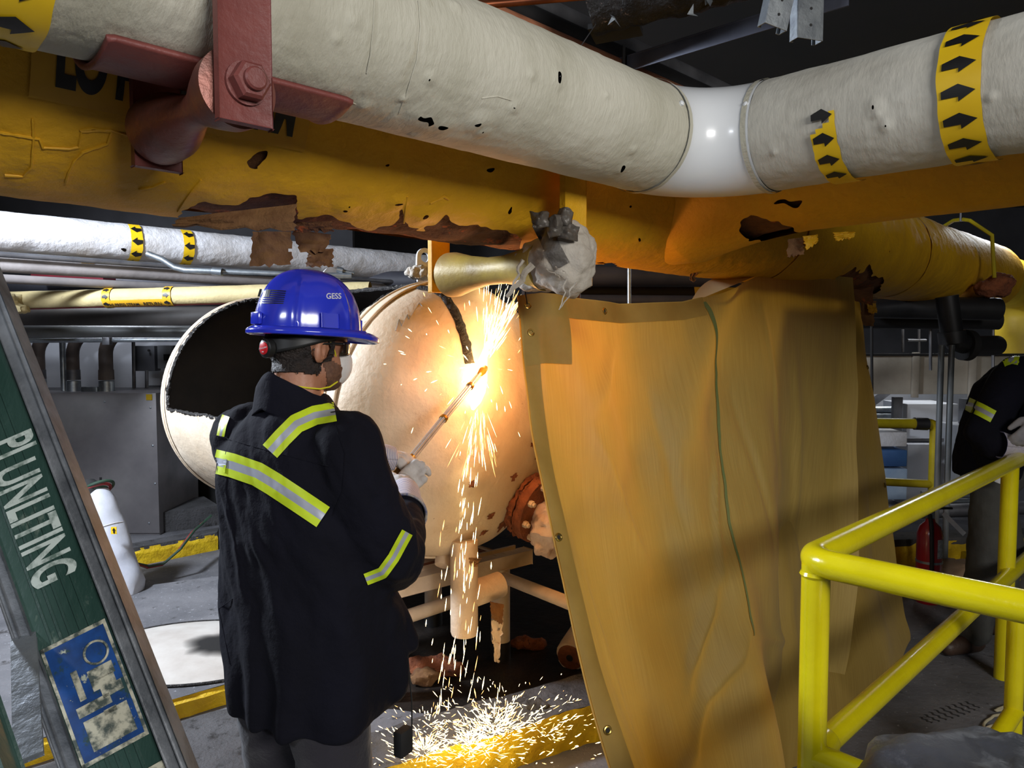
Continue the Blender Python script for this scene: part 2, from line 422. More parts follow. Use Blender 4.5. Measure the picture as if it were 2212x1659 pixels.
# near right kerb where the sparks land
k0, k1 = V(-.66, 2.41, 0), V(.64, 3.16, 0)
kd = (k1-k0).normalized(); kn = V(-kd.y, kd.x, 0)
vs = []; nu, nv = 60, 10
def kerbtop(u, v):
    p = k0.lerp(k1, u)+kn*(.26*v); z = .160+.012*fbm(p, 7, 3)
    if .86 < u < .93 and v < .5: z -= .05*(1-v*2)
    return V(p.x, p.y, z)
kb = obj('trim_kerb_near', grid(kerbtop, nu, nv), m_dconc)
tag(kb, 'chipped concrete kerb with yellow face under the falling sparks', None, kind='structure')
def kerbface(u, v):
    p = k0.lerp(k1, u); q = kerbtop(u, 0); o = .01*fbm(V(p.x, p.y, v*.1), 16, 1)
    if .86 < u < .93: o -= .05*min(1, (v)*1.4)
    return V(p.x, p.y, q.z*v)-kn*o
obj('yellow_face', grid(kerbface, nu, 8), m_ycurb, kb)
obj('back_face', grid(lambda u, v: kerbtop(u, 1)*v+V(*(kerbtop(u, 1).xy*(1-v)), 0), nu, 3), m_dconc, kb)
# far right kerb behind the extinguisher
r0, r1 = G(1905, 1245), G(2330, 1228)
rk = prism('trim_kerb_right', [r0, r1, r1+V(0, .2, 0), r0+V(0, .2, 0)], 0, .26, m_dconc)
tag(rk, 'yellow painted kerb behind the fire extinguisher', None, kind='structure')
roughslab(r0+V(0, 0, .04), r1+V(0, 0, .04), .2, 0, m_ycurb, 'yellow_face', rk, .012, 7)
# ================= overhead pipes
NA = -BD
def smoothdisp(amp, sc, seed, amp2=0, sc2=1):
    def f(t, th):
        p = V(t, math.cos(th)*.3, math.sin(th)*.3)
        return amp*fbm(p, sc, seed, 3)+(amp2*fbm(p, sc2, seed+5, 2) if amp2 else 0)
    return f
WZ, WR = 2.276, .161
PW = Pipe(NA*1.3407+V(0, 0, WZ), AD, WR)              # white pipe, left leg
TW = 2.15; RB = .27
cornerW = NA*1.3407+AD*TW+V(0, 0, WZ)
PWB = Pipe(cornerW, BD, WR)                           # white pipe, right leg
wp = empty('white_insulated_pipe', cornerW, 'fat white canvas-wrapped overhead pipe bending at a smooth elbow across the top', 'pipe')
def poke(P, spots):
    """small torn holes: list of (px, py, radius_m) on the pipe"""
    H_ = [(P.hit(x, y), r) for x, y, r in spots]
    def mask(v, t, th):
        for (tt, hh), r in H_:
            dt = t-tt; dh = ((th-hh+PI) % (2*PI)-PI)*P.r
            if abs(dt) > 3*r or abs(dh) > 3*r: continue
            ca = math.cos(tt*37); sa = math.sin(tt*37); a_ = dt*ca+dh*sa; b_ = (dh*ca-dt*sa)*2.1
            if a_*a_+b_*b_ < (r*(1.15+1.6*nz((t*70, dh*70, tt))+.8*nz((t*160, dh*160, tt)))) ** 2: return 1
        return 0
    def lift(t, th):
        o = 0
        for (tt, hh), r in H_:
            dt = t-tt; dh = ((th-hh+PI) % (2*PI)-PI)*P.r; d = math.sqrt(dt*dt+dh*dh)
            if d < 3*r: o = max(o, .006*(1-d/(3*r)))
        return o
    return mask, lift
holesA = [(928, 258, .018), (950, 268, .012), (905, 250, .012), (960, 272, .010), (895, 290, .008), (1210, 165, .010), (1205, 178, .008), (1035, 265, .012), (1040, 285, .008),
          (1150, 160, .006), (765, 45, .007), (728, 85, .004), (1110, 232, .006), (930, 170, .006), (1345, 365, .010), (1310, 205, .004), (870, 215, .004), (985, 12, .007), (1368, 325, .006), (785, 230, .007)]
mk, lf = poke(PW, holesA)
d1 = smoothdisp(.0026, 5, 1, .0008, 28)
def dispW(t, th):
    # sagging canvas, cut-back edge over the red saddle
    return d1(t, th)+lf(t, th)
tWa, tWb = PW.ax(-260)-.1, TW-RB+.0
NTA = int((tWb-tWa)/.0058)
seamT = [PW.hit(808, 80)[0], PW.hit(905, 110)[0]]
def dispW2(t, th):
    o = dispW(t, th)
    for s_ in seamT:
        if abs(t-s_) < .008: o -= .0025*(1-abs(t-s_)/.008)
    return o
obj('canvas_wrap', PW.surf(tWa, tWb, NTA, 130, dispW2, mk, None, -2.0, 1.9), m_wpaper, wp)
obj('canvas_back', PW.surf(tWa, tWb, 60, 30, dispW2, None, None, 1.9, 2*PI-2.0), m_wpaper, wp)
obj('insulation_core', PW.surf(tWa, tWb, 40, 40, None, None, WR-.012), M('dark_insulation', S(70, 62, 50), S(40, 36, 30), 20, .95), wp)
obj('canvas_end', PW.surf(tWa-1.4, tWa, 40, 60, d1), m_wpaper, wp)
mkB, lfB = poke(PWB, [(1890, 232, .010), (1672, 330, .004), (1912, 270, .008), (2140, 210, .005), (1895, 245, .006)])
d2 = smoothdisp(.003, 5, 4, .001, 26)
tBa, tBb = RB+.01, 3.1
obj('canvas_wrap', PWB.surf(tBa, tBb, int((tBb-tBa)/.0065), 120, lambda t, th: d2(t, th)+lfB(t, th), mkB, None, -2.0, 1.9), m_wpaperB, wp)
obj('canvas_back', PWB.surf(tBa, tBb, 60, 30, d2, None, None, 1.9, 2*PI-2.0), m_wpaperB, wp)
obj('insulation_core', PWB.surf(tBa, tBb, 30, 40, None, None, WR-.012), MATS['dark_insulation'], wp)
ep = arc(cornerW-AD*.45, cornerW, cornerW+BD*.45, RB, 18)[1:-1]
ep = [cornerW-AD*(RB+.01)]+ep+[cornerW+BD*(RB+.01)]
el = obj('elbow_cover', TUBE(ep, WR+.002, 56, False), m_wclean, wp)
# rim lips of the cover and rivets
for q, dd in ((cornerW-AD*RB, AD), (cornerW+BD*RB, BD)):
    P_ = Pipe(q, dd, WR+.006)
    obj('rim', P_.surf(-.012, .004, 3, 60, lambda t, th: .002*nz((th*4, t, 1))), m_wpaper, wp)
PE = Pipe(cornerW-AD*(RB-.03), AD, WR)
for (x, y, PP) in ((1471, 224, PW), (1611, 226, PWB)):
    t_, h_ = PP.hit(x, y)
    q = PP.P(t_, h_, WR+.002); nn = (q-(PP.p0+PP.d*t_)).normalized()
    obj('rivet', LATHE([(-.004, .008), (.003, .008), (.006, .005), (.007, .001)], q, nn, 14), m_wclean, el)
# taped seam line on the cover throat
sm = obj('seam_tape', TUBE([p+ZV*(WR*.72)+(CAM-p).normalized()*(WR*.66) for p in ep], .002, 6), m_wpaper, el)
# scuff on the elbow
def decal(P, t, th, polys, mat, name, par, off=.003, L=.012):
    b = bmesh.new()
    for pl in polys: POLY(b, pl, P.wrap(t, th, off), L)
    return obj(name, b, mat, par)
# arrow bands
def band(P, t, wdt, th0, th1, d, par, first=None, off=.004, alen=.042, awid=.034, step=.062, matb=None, ragged=None, skip=()):
    r = P.r
    fn = lambda u, v: P.P(t+wdt*(v-.5)+(.004*nz((u*9, v*3, t)) if 0 < v < 1 else .003*nz((u*14, v, t))), th0+(th1-th0)*u, r+off+.0008*nz((u*20, v*5, t)))
    vs, fs = grid(fn, 60, 4)
    if ragged:
        fs = [f for f in fs if not ragged(sum((Vector(vs[q]) for q in f), Vector())/4)]
    bo = obj('arrow_band', (vs, fs), matb or m_yelband, par)
    n = int((th1-th0)*r/step); k0 = (first if first is not None else th0+step/2/r)
    k = k0; i = 0
    while k < th1-.3*step/r:
        if i not in skip:
            b = bmesh.new(); POLY(b, arrow(alen, awid, 0, 0, d), P.wrap(t, k, off+.0022), .012); obj('arrow', b, m_ink, bo)
        k += step/r; i += 1
    return bo
tb, hb = PWB.hit(2072, 160)
band(PWB, tb, .092, -PI*.62, PI*.75, 1, wp, alen=.072, awid=.038, step=.062, off=.0075)
tb2, hb2 = PWB.hit(1782, 300)
def rag(c):
    x, y = proj(c); return y < 285-.9*(x-1760) if x < 1795 else y < 222
band(PWB, tb2, .068, -PI*.62, hb2+.55, 1, wp, alen=.056, awid=.036, step=.058, off=.0075, ragged=rag, first=hb2-2*.058/WR)
tb3, hb3 = PW.hit(20, 60)
band(PW, tb3, .085, -PI*.6, PI*.7, 1, wp, alen=.055, awid=.04, step=.066, off=.0075)
# ---------------- yellow pipe
YZ, YR = 2.262, .300
PY = Pipe(NA*1.847+V(0, 0, YZ), AD, YR)
yp = empty('yellow_steam_pipe', PY.p0, 'huge yellow steam pipe with torn brown underside running behind the white pipe', 'pipe')
tya, tyb = PY.ax(-420), PY.ax(2128)
torn = [(372, 486), (384, 462), (430, 433), (470, 438), (520, 443), (533, 428), (560, 424), (574, 396), (566, 372), (541, 366), (532, 345), (552, 330), (584, 328), (572, 345),
        (558, 362), (566, 378), (574, 398), (570, 412), (600, 418), (632, 424), (640, 408), (646, 430), (646, 472), (690, 470), (716, 466), (735, 472), (770, 490), (800, 494), (845, 486), (862, 462), (872, 440), (880, 490), (910, 498), (940, 484),
        (965, 455), (982, 486), (1010, 488), (1060, 492), (1120, 505), (1130, 560), (1130, 640), (372, 640)]
torn2 = [(1596, 500), (1604, 478), (1618, 466), (1640, 470), (1662, 480), (1680, 478), (1700, 486), (1722, 498), (1736, 520), (1700, 522), (1650, 520), (1600, 516)]
torn3 = [(1664, 446), (1680, 432), (1692, 428), (1704, 438), (1730, 430), (1735, 444), (1712, 448), (1690, 446)]
torn4 = [(1255, 575), (1280, 568), (1330, 566), (1340, 582), (1300, 588), (1290, 640), (1255, 640)]
torn5 = [(1800, 605), (1820, 596), (1836, 580), (1866, 585), (1880, 560), (1884, 595), (1910, 600), (1900, 630), (1780, 660)]
ycr = [(915, 470, .016), (1100, 452, .014), (745, 450, .012), (860, 440, .012), (1360, 445, .012), (1380, 515, .012), (1920, 545, .02), (1965, 575, .014), (2000, 560, .012), (1830, 570, .014), (838, 355, .010), (1060, 365, .010), (880, 385, .006)]
ymk, ylf = poke(PY, ycr)
TORNS = (torn, torn4, torn5)
def ymask(v, t, th):
    x, y = proj(v)
    vis = (CAM-v).dot(v-(PY.p0+PY.d*t)) > -.06
    if vis or th < -1.0:
        x += 9*nz(v, 26, 3); y += 9*nz(v, 26, 8)+5*nz(v, 70, 2)
        for T in TORNS:
            if inpoly(x, y, T): return 1
    return ymk(v, t, th)
d3 = smoothdisp(.006, 2.6, 9, .0022, 17)
bandT = PY.hit(1165, 420)[0]
def ydisp(t, th):
    o = d3(t, th)+ylf(t, th)
    return o
tym = PY.ax(1700)
obj('jacket_end', PY.surf(tya-1.4, tya, 50, 90, d3), m_yel, yp)
obj('yellow_jacket', PY.surf(tya, tym, int((tym-tya)/.0085), 190, ydisp, ymask, None, -2.1, 1.2), m_yel, yp)
obj('yellow_jacket', PY.surf(tym, tyb, int((tyb-tym)/.016), 120, ydisp, ymask, None, -2.1, 1.2), m_yel, yp)
obj('jacket_back', PY.surf(tya, tyb, 80, 40, d3, None, None, 1.2, 2*PI-2.1), m_yel, yp)
core = obj('brown_insulation', PY.surf(tya+.02, tyb-.02, int((tyb-tya)/.02), 110, lambda t, th: .012*fbm((t, math.cos(th)*.3, math.sin(th)*.3), 9, 2), None, YR-.022), m_insul, yp)
obj('end_cap', LATHE([(-.01, YR), (0, YR), (0, YR*.5)], PY.p0+AD*tyb, AD, 50), m_yel, yp)
# ridge of old cracked seam bands on the far section
for x, y in ((1720, 560), (2010, 560)):
    tt, _ = PY.hit(x, y)
    obj('seam_band', PY.surf(tt-.02, tt+.02, 4, 80, lambda t, th: .006+.004*nz((t*60, th*5, x))), m_yel, yp)
# continuing pale part + elbow down
tE = PY.ax(2206)
PYs = Pipe(PY.p0, AD, .245)
elp = PY.p0+AD*tE
vp_ = arc(PY.p0+AD*(tyb-.1), elp, V(elp.x, elp.y, 0), .35, 14)
obj('riser', TUBE(vp_, .245, 48), M('pale_yellow_pipe', S(226, 196, 60), S(208, 172, 44), 3, .5, spots=(20, .7, S(120, 90, 30), .03)), yp)
# right leg branch
HB_ = 2.65; YBZ, YBR = 2.286, .222
cornerY = NA*1.847+AD*HB_+V(0, 0, YBZ)
PYB = Pipe(cornerY, BD, YBR)
ybmk, yblf = poke(PYB, [(1940, 405, .008)])
def ybmask(v, t, th):
    x, y = proj(v); vis = (CAM-v).dot(v-(PYB.p0+PYB.d*t)) > -.03
    if vis or th < -1.2:
        x += 8*nz(v, 26, 5); y += 8*nz(v, 26, 1)
        if inpoly(x, y, torn2) or inpoly(x, y, torn3): return 1
    return ybmk(v, t, th)
yb = empty('yellow_branch_pipe', cornerY, 'yellow branch pipe with a ragged hole running under the white pipe at right', 'pipe')
dyb = smoothdisp(.003, 3, 12, .001, 17)
def flare(t): k = max(0, 1-max(0, t-.22)/.55); return .085*k*k
obj('yellow_jacket', PYB.surf(.05, 3.2, 460, 190, lambda t, th: dyb(t, th)+flare(t), ybmask), m_yel, yb)
obj('brown_insulation', PYB.surf(.06, 3.15, 160, 80, lambda t, th: flare(t)+.010*fbm((t, math.cos(th)*.3, math.sin(th)*.3), 9, 4), None, YBR-.026), m_insul, yb)
# hanging flaps of torn jacket
def flap(pxpts, y, mat, name, par, curl=.03, seed=0, n=10):
    """ragged sheet between pixel corners at depth y (top-left, top-right, bottom-right, bottom-left)"""
    q = [W(a, b, y) for a, b in pxpts]
    def fn(u, v):
        p = q[0].lerp(q[1], u).lerp(q[3].lerp(q[2], u), v)
        rg = (abs(u-.5)*2)**3*.006*nz((u*5, v*9, seed), 1)
        return p+V(rg+.008*nz((v*7, seed, u)), curl*math.sin(v*2.4+seed)*(.4+u)+.01*nz((u*4, v*4, seed)), .012*nz((u*9, seed, 3))*(v > .8))
    vs, fs = grid(fn, n, n)
    fs = [f for f in fs if fbm(Vector(vs[f[0]]), 30, seed, 2) < .75 or (f[0] < (n+1)*3)]
    # thickness
    N_ = len(vs); off = V(0, .004, 0)
    vs2 = vs+[v+off for v in vs]; fs2 = fs+[tuple(N_+i for i in f[::-1]) for f in fs]
    ed = {}
    for f in fs:
        for a, b in zip(f, f[1:]+f[:1]): ed[(a, b)] = 1
    for (a, b) in list(ed):
        if (b, a) not in ed: fs2.append((b, a, a+N_, b+N_))
    return obj(name, (vs2, fs2), mat, par)
yd = lambda px: (PY.p0+PY.d*PY.ax(px)).y
for k, (c, yy, mt) in enumerate([
    ([(545, 500), (628, 500), (625, 570), (538, 575)], yd(580)-.02, m_flap), ([(628, 495), (712, 505), (700, 545), (648, 545)], yd(660)+.05, m_flap),
    ([(665, 540), (716, 535), (722, 578), (662, 576)], yd(690)+.02, m_flap), ([(385, 470), (640, 440), (640, 500), (375, 490)], yd(510)-.20, m_flap),
    ([(640, 480), (720, 480), (720, 500), (640, 500)], yd(690)-.1, m_insul), ([(1490, 565), (1512, 565), (1502, 608), (1492, 606)], yd(1500)-.1, m_flap),
    ([(1836, 590), (1890, 600), (1888, 660), (1848, 650)], yd(1850)-.12, m_insul), ([(1862, 650), (1895, 650), (1888, 705), (1860, 702)], yd(1870)-.1, m_flap),
    ([(1874, 655), (1895, 655), (1893, 676), (1876, 676)], yd(1870)-.13, m_yel)]):
    flap(c, yy, mt, 'torn_flap', yp, .012, k)
yw = lambda px: (PYB.p0+PYB.d*PYB.ax(px)).y
for k, (c, yy, mt) in enumerate([([(1704, 516), (1740, 512), (1736, 550), (1700, 556)], yw(1720)-.12, m_flap), ([(1735, 510), (1770, 505), (1762, 525), (1742, 540)], yw(1750)-.12, m_yel), ([(1800, 502), (1846, 500), (1840, 515), (1805, 520)], yw(1820)-.1, m_yel)]):
    flap(c, yy, mt, 'torn_flap', yb, .01, 20+k)
# lettering
t0, h0 = PY.hit(120, 160); t1, h1 = PY.hit(630, 262)
hbse = PY.hit(120, 186)[1]; hc_ = hbse+.045/YR
tl = obj('label_plate', PY.surf(t0-.04, t1+.04, 60, 14, lambda t, th: .008+d3(t, th), None, None, hbse-.09, hc_+.28), m_yeltag, yp)
L_ = t1-t0
b = TEXT('LO PRESS STEAM', .125, lambda x, y: PY.P((t0+t1)/2+x, y/YR, YR), L=.02, bold=.004)
xs = [v.co.dot(AD) for v in b.verts]; ext = max(xs)-min(xs); b.free()
b = TEXT('LO PRESS STEAM', .125, lambda x, y: PY.P((t0+t1)/2+x, hc_+y/YR, YR+.0115+d3((t0+t1)/2+x, hc_+y/YR)), L=.02, sx=L_/ext, bold=.007)
obj('lettering', b, m_ink, tl)
for pxs in ([(0, 288), (40, 293), (85, 300), (92, 318), (150, 322), (170, 318), (176, 285), (240, 282), (300, 298), (330, 304)], [(172, 282), (200, 278), (240, 285), (232, 310), (180, 330), (160, 350), (148, 375), (140, 400)],
            [(70, 255), (72, 300), (68, 360), (50, 382), (0, 378)], [(300, 410), (330, 405), (362, 390)], [(385, 455), (410, 415), (440, 380)], [(1215, 395), (1212, 440)], [(880, 425), (876, 455), (872, 490)], [(1200, 500), (1196, 530)], [(930, 440), (960, 425), (972, 432)]):
    pts = []
    for i in range(len(pxs)-1):
        for k in range(5):
            t_, h_ = PY.hit(pxs[i][0]+(pxs[i+1][0]-pxs[i][0])*k/5, pxs[i][1]+(pxs[i+1][1]-pxs[i][1])*k/5); pts.append(PY.P(t_, h_, YR+d3(t_, h_)+.001))
    obj('cloth_seam', TUBE(pts, [.0028*(1+.5*nz(p, 90)) for p in pts], 6), m_yel, yp)
for pxs in ([(808, 0), (806, 60), (800, 120), (790, 165)], [(905, 0), (908, 60), (900, 130), (880, 200), (858, 255)], [(1440, 220), (1452, 280)], [(720, 240), (760, 222), (790, 235)], [(1040, 212), (1075, 208), (1110, 218)]):
    pts = []
    for i in range(len(pxs)-1):
        for k in range(6):
            t_, h_ = PW.hit(pxs[i][0]+(pxs[i+1][0]-pxs[i][0])*k/6, pxs[i][1]+(pxs[i+1][1]-pxs[i][1])*k/6); pts.append(PW.P(t_, h_, WR+d1(t_, h_)+.0003))
    obj('wrap_seam', TUBE(pts, .0014, 6), m_wpaper, wp)
# ---------------- white pipe roller hanger (red)
ts = PW.hit(400, 150)[0]
hg = empty('red_roller_hanger', PW.P(ts, -PI/2), 'red oxide painted roller hanger with big bolt under the white pipe', 'pipe hanger')
ta, tz = PW.hit(205, 120)[0], PW.hit(750, 220)[0]
sd = PW.surf(ta, tz, 40, 36, lambda t, th: .004*(1 if abs(t-ta) < .01 or abs(t-tz) < .01 else 0), None, WR+.012, -PI*.80, PW.hit(240, 70)[1])
o_ = obj('saddle', sd, m_red, hg); so = o_.modifiers.new('s', 'SOLIDIFY'); so.thickness = .010; so.offset = 1
zr = WZ-WR-.010-.040
cen = PW.p0+AD*ts; cen.z = zr
for _ in range(30):
    cen += AD*((527-proj(cen+BD*.185)[0])/3000)
nearP = cen+BD*.185; farP = cen-BD*.20
AXB = (AD, BD, ZV)
def plate(par, c, top, bot, wid, th, mat, hole=None, ax=AXB):
    return obj('hanger_plate', BOX((c.x, c.y, (top+bot)/2), (wid, th, top-bot), ax, .003), mat, par)
plate(hg, nearP, 3.58, zr-.062, .088, .012, m_red)
plate(hg, farP, zr+.14, zr-.07, .09, .014, m_red)
spool = [(-.185, .035), (-.18, .064), (-.13, .062), (-.085, .050), (-.03, .033), (.0, .030), (.03, .033), (.085, .050), (.13, .062), (.165, .064), (.17, .035)]
obj('roller', LATHE(spool, cen, BD, 40), m_redroll, hg)
obj('axle', LATHE([(-.22, .018), (.20, .018)], cen, BD, 16), m_red, hg)
# hexagonal nut and bolt end
nb = nearP+BD*.007
obj('washer', LATHE([(0, .034), (.005, .034)], nb, BD, 28), m_red, hg)
hx = LATHE([(.005, .031), (.024, .031), (.029, .026)], nb, BD, 6); nut = obj('nut', hx, m_red, hg, smooth=False)
obj('bolt_end', LATHE([(.024, .018), (.036, .018), (.039, .015)], nb, BD, 24), m_red, hg)
# ---------------- yellow pipe roller hanger wrapped in rags
ty = PY.hit(1130, 500)[0]+.03
hy = empty('yellow_roller_hanger', PY.P(ty, -PI/2), 'yellow roller hanger under the yellow pipe beside the rag bundle', 'pipe hanger')
m_yroll = M('scuffed_yellow_roller', S(170, 146, 66), S(136, 114, 66), 6, .5, .05, bump=.2, bscale=40, spots=(30, .68, S(70, 55, 30), .03))
zy = YZ-YR-.062
ceny = PY.p0+AD*ty; ceny.z = zy
nearY = ceny+BD*.35; farY = ceny-BD*.30
spo = [(-.30, .036), (-.235, .038), (-.23, .080), (-.20, .079), (-.12, .060), (-.03, .047), (.05, .047), (.13, .058), (.20, .076), (.23, .080), (.235, .05), (.30, .05)]
obj('roller', LATHE(spo, ceny, BD, 44), m_yroll, hy)
obj('axle', LATHE([(-.33, .030), (.40, .030)], ceny, BD, 20), m_yroll, hy)
plate(hy, farY, 2.30, zy-.06, .085, .016, m_yel)
plate(hy, nearY, 2.38, zy-.06, .10, .016, m_yel)
# rag bundle with duct tape over the near end
m_rag = M('grubby_white_rag', S(190, 182, 170), S(160, 150, 136), 8, .9, bump=.7, bscale=40, spots=(12, .64, S(124, 110, 94), .08))
m_duct = M('grey_duct_tape', S(112, 106, 98), S(84, 78, 72), 6, .42, .15, bump=.6, bscale=22)
rb = empty('rag_bundle', nearY-V(0, 0, .1), 'white rag bundle strapped with grey duct tape on the yellow roller', 'rag')
bm = bmesh.new(); rc = nearY-BD*.03+V(0, 0, .015)
ell(bm, rc+V(0, 0, .0), (.098, .10, .115)); ell(bm, rc+V(.005, 0, -.045), (.078, .09, .075)); ell(bm, rc-BD*.10-V(0, 0, .01), (.072, .08, .088)); ell(bm, rc-BD*.15-V(0, 0, .02), (.062, .07, .078))
bm = remesh(bm, .007, 4)
for v in bm.verts:
    p = v.co-rc; f = math.sin(p.z*75+6*nz(p, 12)+8*p.x)*.0045+.011*fbm(p, 18, 3, 3); v.co += v.normal*f
rago = obj('cloth', bm, m_rag, rb)
dgr = bpy.context.evaluated_depsgraph_get()
def bvh_of(o):
    b_ = bmesh.new(); b_.from_mesh(o.data); t_ = BVHTree.FromBMesh(b_); return t_, b_
tr_, bb_ = bvh_of(rago)
def wrapstrip(tree, center_pts, wid, outdir, off, nacross=5, taper=None):
    """strip laid on a surface: centre points (off surface), cast towards -outdir"""
    rows = []
    n = len(center_pts)
    for i, p in enumerate(center_pts):
        p = Vector(p); a = Vector(center_pts[max(0, i-1)]); c = Vector(center_pts[min(n-1, i+1)])
        d = (c-a).normalized(); od = outdir if not callable(outdir) else outdir(i); s_ = d.cross(od).normalized()
        row = []
        for k in range(nacross+1):
            q = p+s_*wid*(k/nacross-.5); h = tree.ray_cast(q+od*.5, -od, 2)
            row.append(h[0]+od*off if h[0] is not None else q)
        rows.append(row)
    vs = [v for r in rows for v in r]; m_ = nacross+1
    fs = [(i*m_+k, i*m_+k+1, (i+1)*m_+k+1, (i+1)*m_+k) for i in range(n-1) for k in range(nacross)]
    return vs, fs
toc = (CAM-rc).normalized()
def strip_px(tree, pxs, wid, od, off, y, n=14, na=5):
    pts = [W(a, b_, y) for a, b_ in pxs]; out = []
    for i in range(n+1):
        u = i/n*(len(pts)-1); k = min(int(u), len(pts)-2); out.append(pts[k].lerp(pts[k+1], u-k))
    return wrapstrip(tree, out, wid, od, off, na)
for pxs, wd in (([(1165, 480), (1185, 520), (1215, 575)], .05),):
    obj('duct_tape', strip_px(tr_, pxs, wd, toc, .006, rc.y), m_duct, rb)
for k, q4 in enumerate([[(1150, 452), (1186, 462), (1192, 500), (1146, 492)], [(1182, 474), (1214, 462), (1222, 512), (1190, 514)], [(1208, 450), (1236, 456), (1240, 492), (1206, 486)], [(1212, 484), (1250, 486), (1246, 522), (1206, 516)]]):
    cr = [W(x, y, rc.y-.095-.012*(k % 2)) for x, y in q4]
    def crump(u, v, cr=cr, k=k):
        p = cr[0].lerp(cr[1], u).lerp(cr[3].lerp(cr[2], u), v); q = p*1.0
        return p+V(.010*nz(q, 28, k), -.028*math.sin(PI*u)*(.6+.4*math.sin(PI*v))+.016*fbm(q, 34, k, 3), .010*nz(q, 34, k+4))
    wd_ = obj('tape_wad', grid(crump, 18, 18), m_duct, rb); sm_ = wd_.modifiers.new('s', 'SOLIDIFY'); sm_.thickness = .003
random.seed(3)
for (pa, pb_, wd) in [((1150, 570), (1098, 640), .012), ((1130, 560), (1105, 625), .006), ((1245, 610), (1210, 668), .003), ((1225, 600), (1212, 664), .003), ((1200, 575), (1225, 590), .002), ((1180, 580), (1212, 600), .002)]:
    a, b_ = W(*pa, rc.y-.12), W(*pb_, rc.y-.14)
    pts = [a.lerp(b_, i/8)+V(.01*nz((i, wd*99, 1), .5), .01*nz((i, 2, wd*77), .5), .005*nz((i, 7, wd*40), .6)) for i in range(9)]
    obj('loose_thread' if wd < .01 else 'rag_tail', TUBE(pts, [wd*(1-.5*i/8) for i in range(9)], 6), m_rag, rb)
# ---------------- far roller hanger (wood coloured)
t3 = PY.hit(2100, 600)[0]
h3 = empty('ochre_roller_hanger', PY.P(t3, -PI/2), 'ochre roller and bent strap hanging off the far end of the yellow pipe', 'pipe hanger')
m_och = M('ochre_roller', S(214, 164, 84), S(196, 140, 60), 5, .35, spots=(30, .7, S(110, 70, 30), .03))
c3 = PY.p0+AD*(t3-.05); c3.z = YZ-YR-.075
R3 = [W(2005, 648, c3.y+.30), W(2150, 622, c3.y-.25)]; d3_ = (R3[1]-R3[0]); L3 = d3_.length
obj('roller', LATHE([(0, .022), (.02, .034), (.10*L3, .034), (.12*L3, .028), (.2*L3, .034), (.30*L3, .062), (.42*L3, .058), (.6*L3, .044), (.75*L3, .046), (.85*L3, .06), (.92*L3, .06), (L3, .03)], R3[0]-d3_.normalized()*.02, d3_, 30), m_och, h3)
obj('end_plate', BOX(R3[0]+d3_.normalized()*.03+V(0, 0, .02), (.01, .05, .14), None, .002), m_och, h3)
bm = remesh(ell(ell(bmesh.new(), R3[1]-d3_.normalized()*.02, (.13, .09, .07)), R3[1]+V(.05, 0, .05), (.1, .07, .06)), .012, 2)
for v in bm.verts: v.co += v.normal*.02*fbm(v.co, 14, 4)
obj('rusty_lump', bm, m_rust, h3)
sy = c3.y-.30
st = [W(2037, 490, sy+.5), W(2060, 476, sy+.3), W(2080, 474, sy+.1), W(2095, 476, sy), W(2143, 508, sy), W(2148, 600, sy)]
obj('strap', TUBE(st, .014, 8), m_railold, h3)
obj('rod', TUBE([W(2075, 478, sy+.1), W(2075, 478, sy+.1)+V(0, 0, 1.2)], .008, 8), m_dsteel, h3)
# ================= tank
TC = V(-.283, 3.4, 1.305); TR = .625; TL = 1.85; TDP = .33
AXT = -BD                                 # towards the far end
SIDE = -AD                                # horizontal, towards camera-left
tk = empty('cut_open_tank', (TC.x-.65, TC.y+.65, TC.z-TR), 'cream horizontal tank cut open along its side, sooty black inside', 'tank')
def shellP(s, ph, r): return TC+AXT*s+(ZV*math.cos(ph)+SIDE*math.sin(ph))*r
PH0, PH1 = math.radians(6), math.radians(93)
S0, S1 = .11, TL-.07
def jag(a, k): return .012*fbm((a*3, k, 1), 6, k, 3)
def opening(s, ph):
    return S0+jag(ph, 1) < s < S1+jag(ph, 2) and PH0+jag(s, 3)*1.5 < ph < PH1+jag(s, 4)*1.2
def shell(rad, ns, na):
    vs, fs = grid(lambda u, v: shellP(TL*v, 2*PI*u, rad+.0025*fbm(V(TL*v, math.cos(2*PI*u), math.sin(2*PI*u)), 5, 3)), na, ns, True)
    keep = []
    for f in fs:
        c = sum((Vector(vs[i]) for i in f), Vector())/4-TC
        s = c.dot(AXT); q = c-AXT*s; ph = math.atan2(q.dot(SIDE), q.z)
        if not opening(s, ph): keep.append(f)
    return relax(vs, keep), keep
obj('shell', shell(TR, 130, 260), m_cream, tk)
obj('inner_shell', shell(TR-.014, 130, 260), m_soot, tk)
# charred cut edges
def edge(pts, rad, mat, name='cut_edge'):
    q = [p+V(.004*nz(p, 60), .004*nz(p, 60, 2), .004*nz(p, 60, 4)) for p in pts]
    rs = [rad*(1+.6*nz(p, 50, 9)) for p in pts]
    return obj(name, TUBE(q, rs, 8), mat, tk)
N_ = 90
edge([shellP(S0+(S1-S0)*i/N_, PH0+jag(S0+(S1-S0)*i/N_, 3)*1.5, TR-.006) for i in range(N_+1)], .011, m_slag)
edge([shellP(S0+(S1-S0)*i/N_, PH1+jag(S0+(S1-S0)*i/N_, 4)*1.2, TR-.006) for i in range(N_+1)], .009, m_slag)
edge([shellP(S0+jag(PH0+(PH1-PH0)*i/N_, 1), PH0+(PH1-PH0)*i/N_, TR-.006) for i in range(N_+1)], .009, m_slag)
edge([shellP(S1+jag(PH0+(PH1-PH0)*i/N_, 2), PH0+(PH1-PH0)*i/N_, TR-.006) for i in range(N_+1)], .011, m_slag)
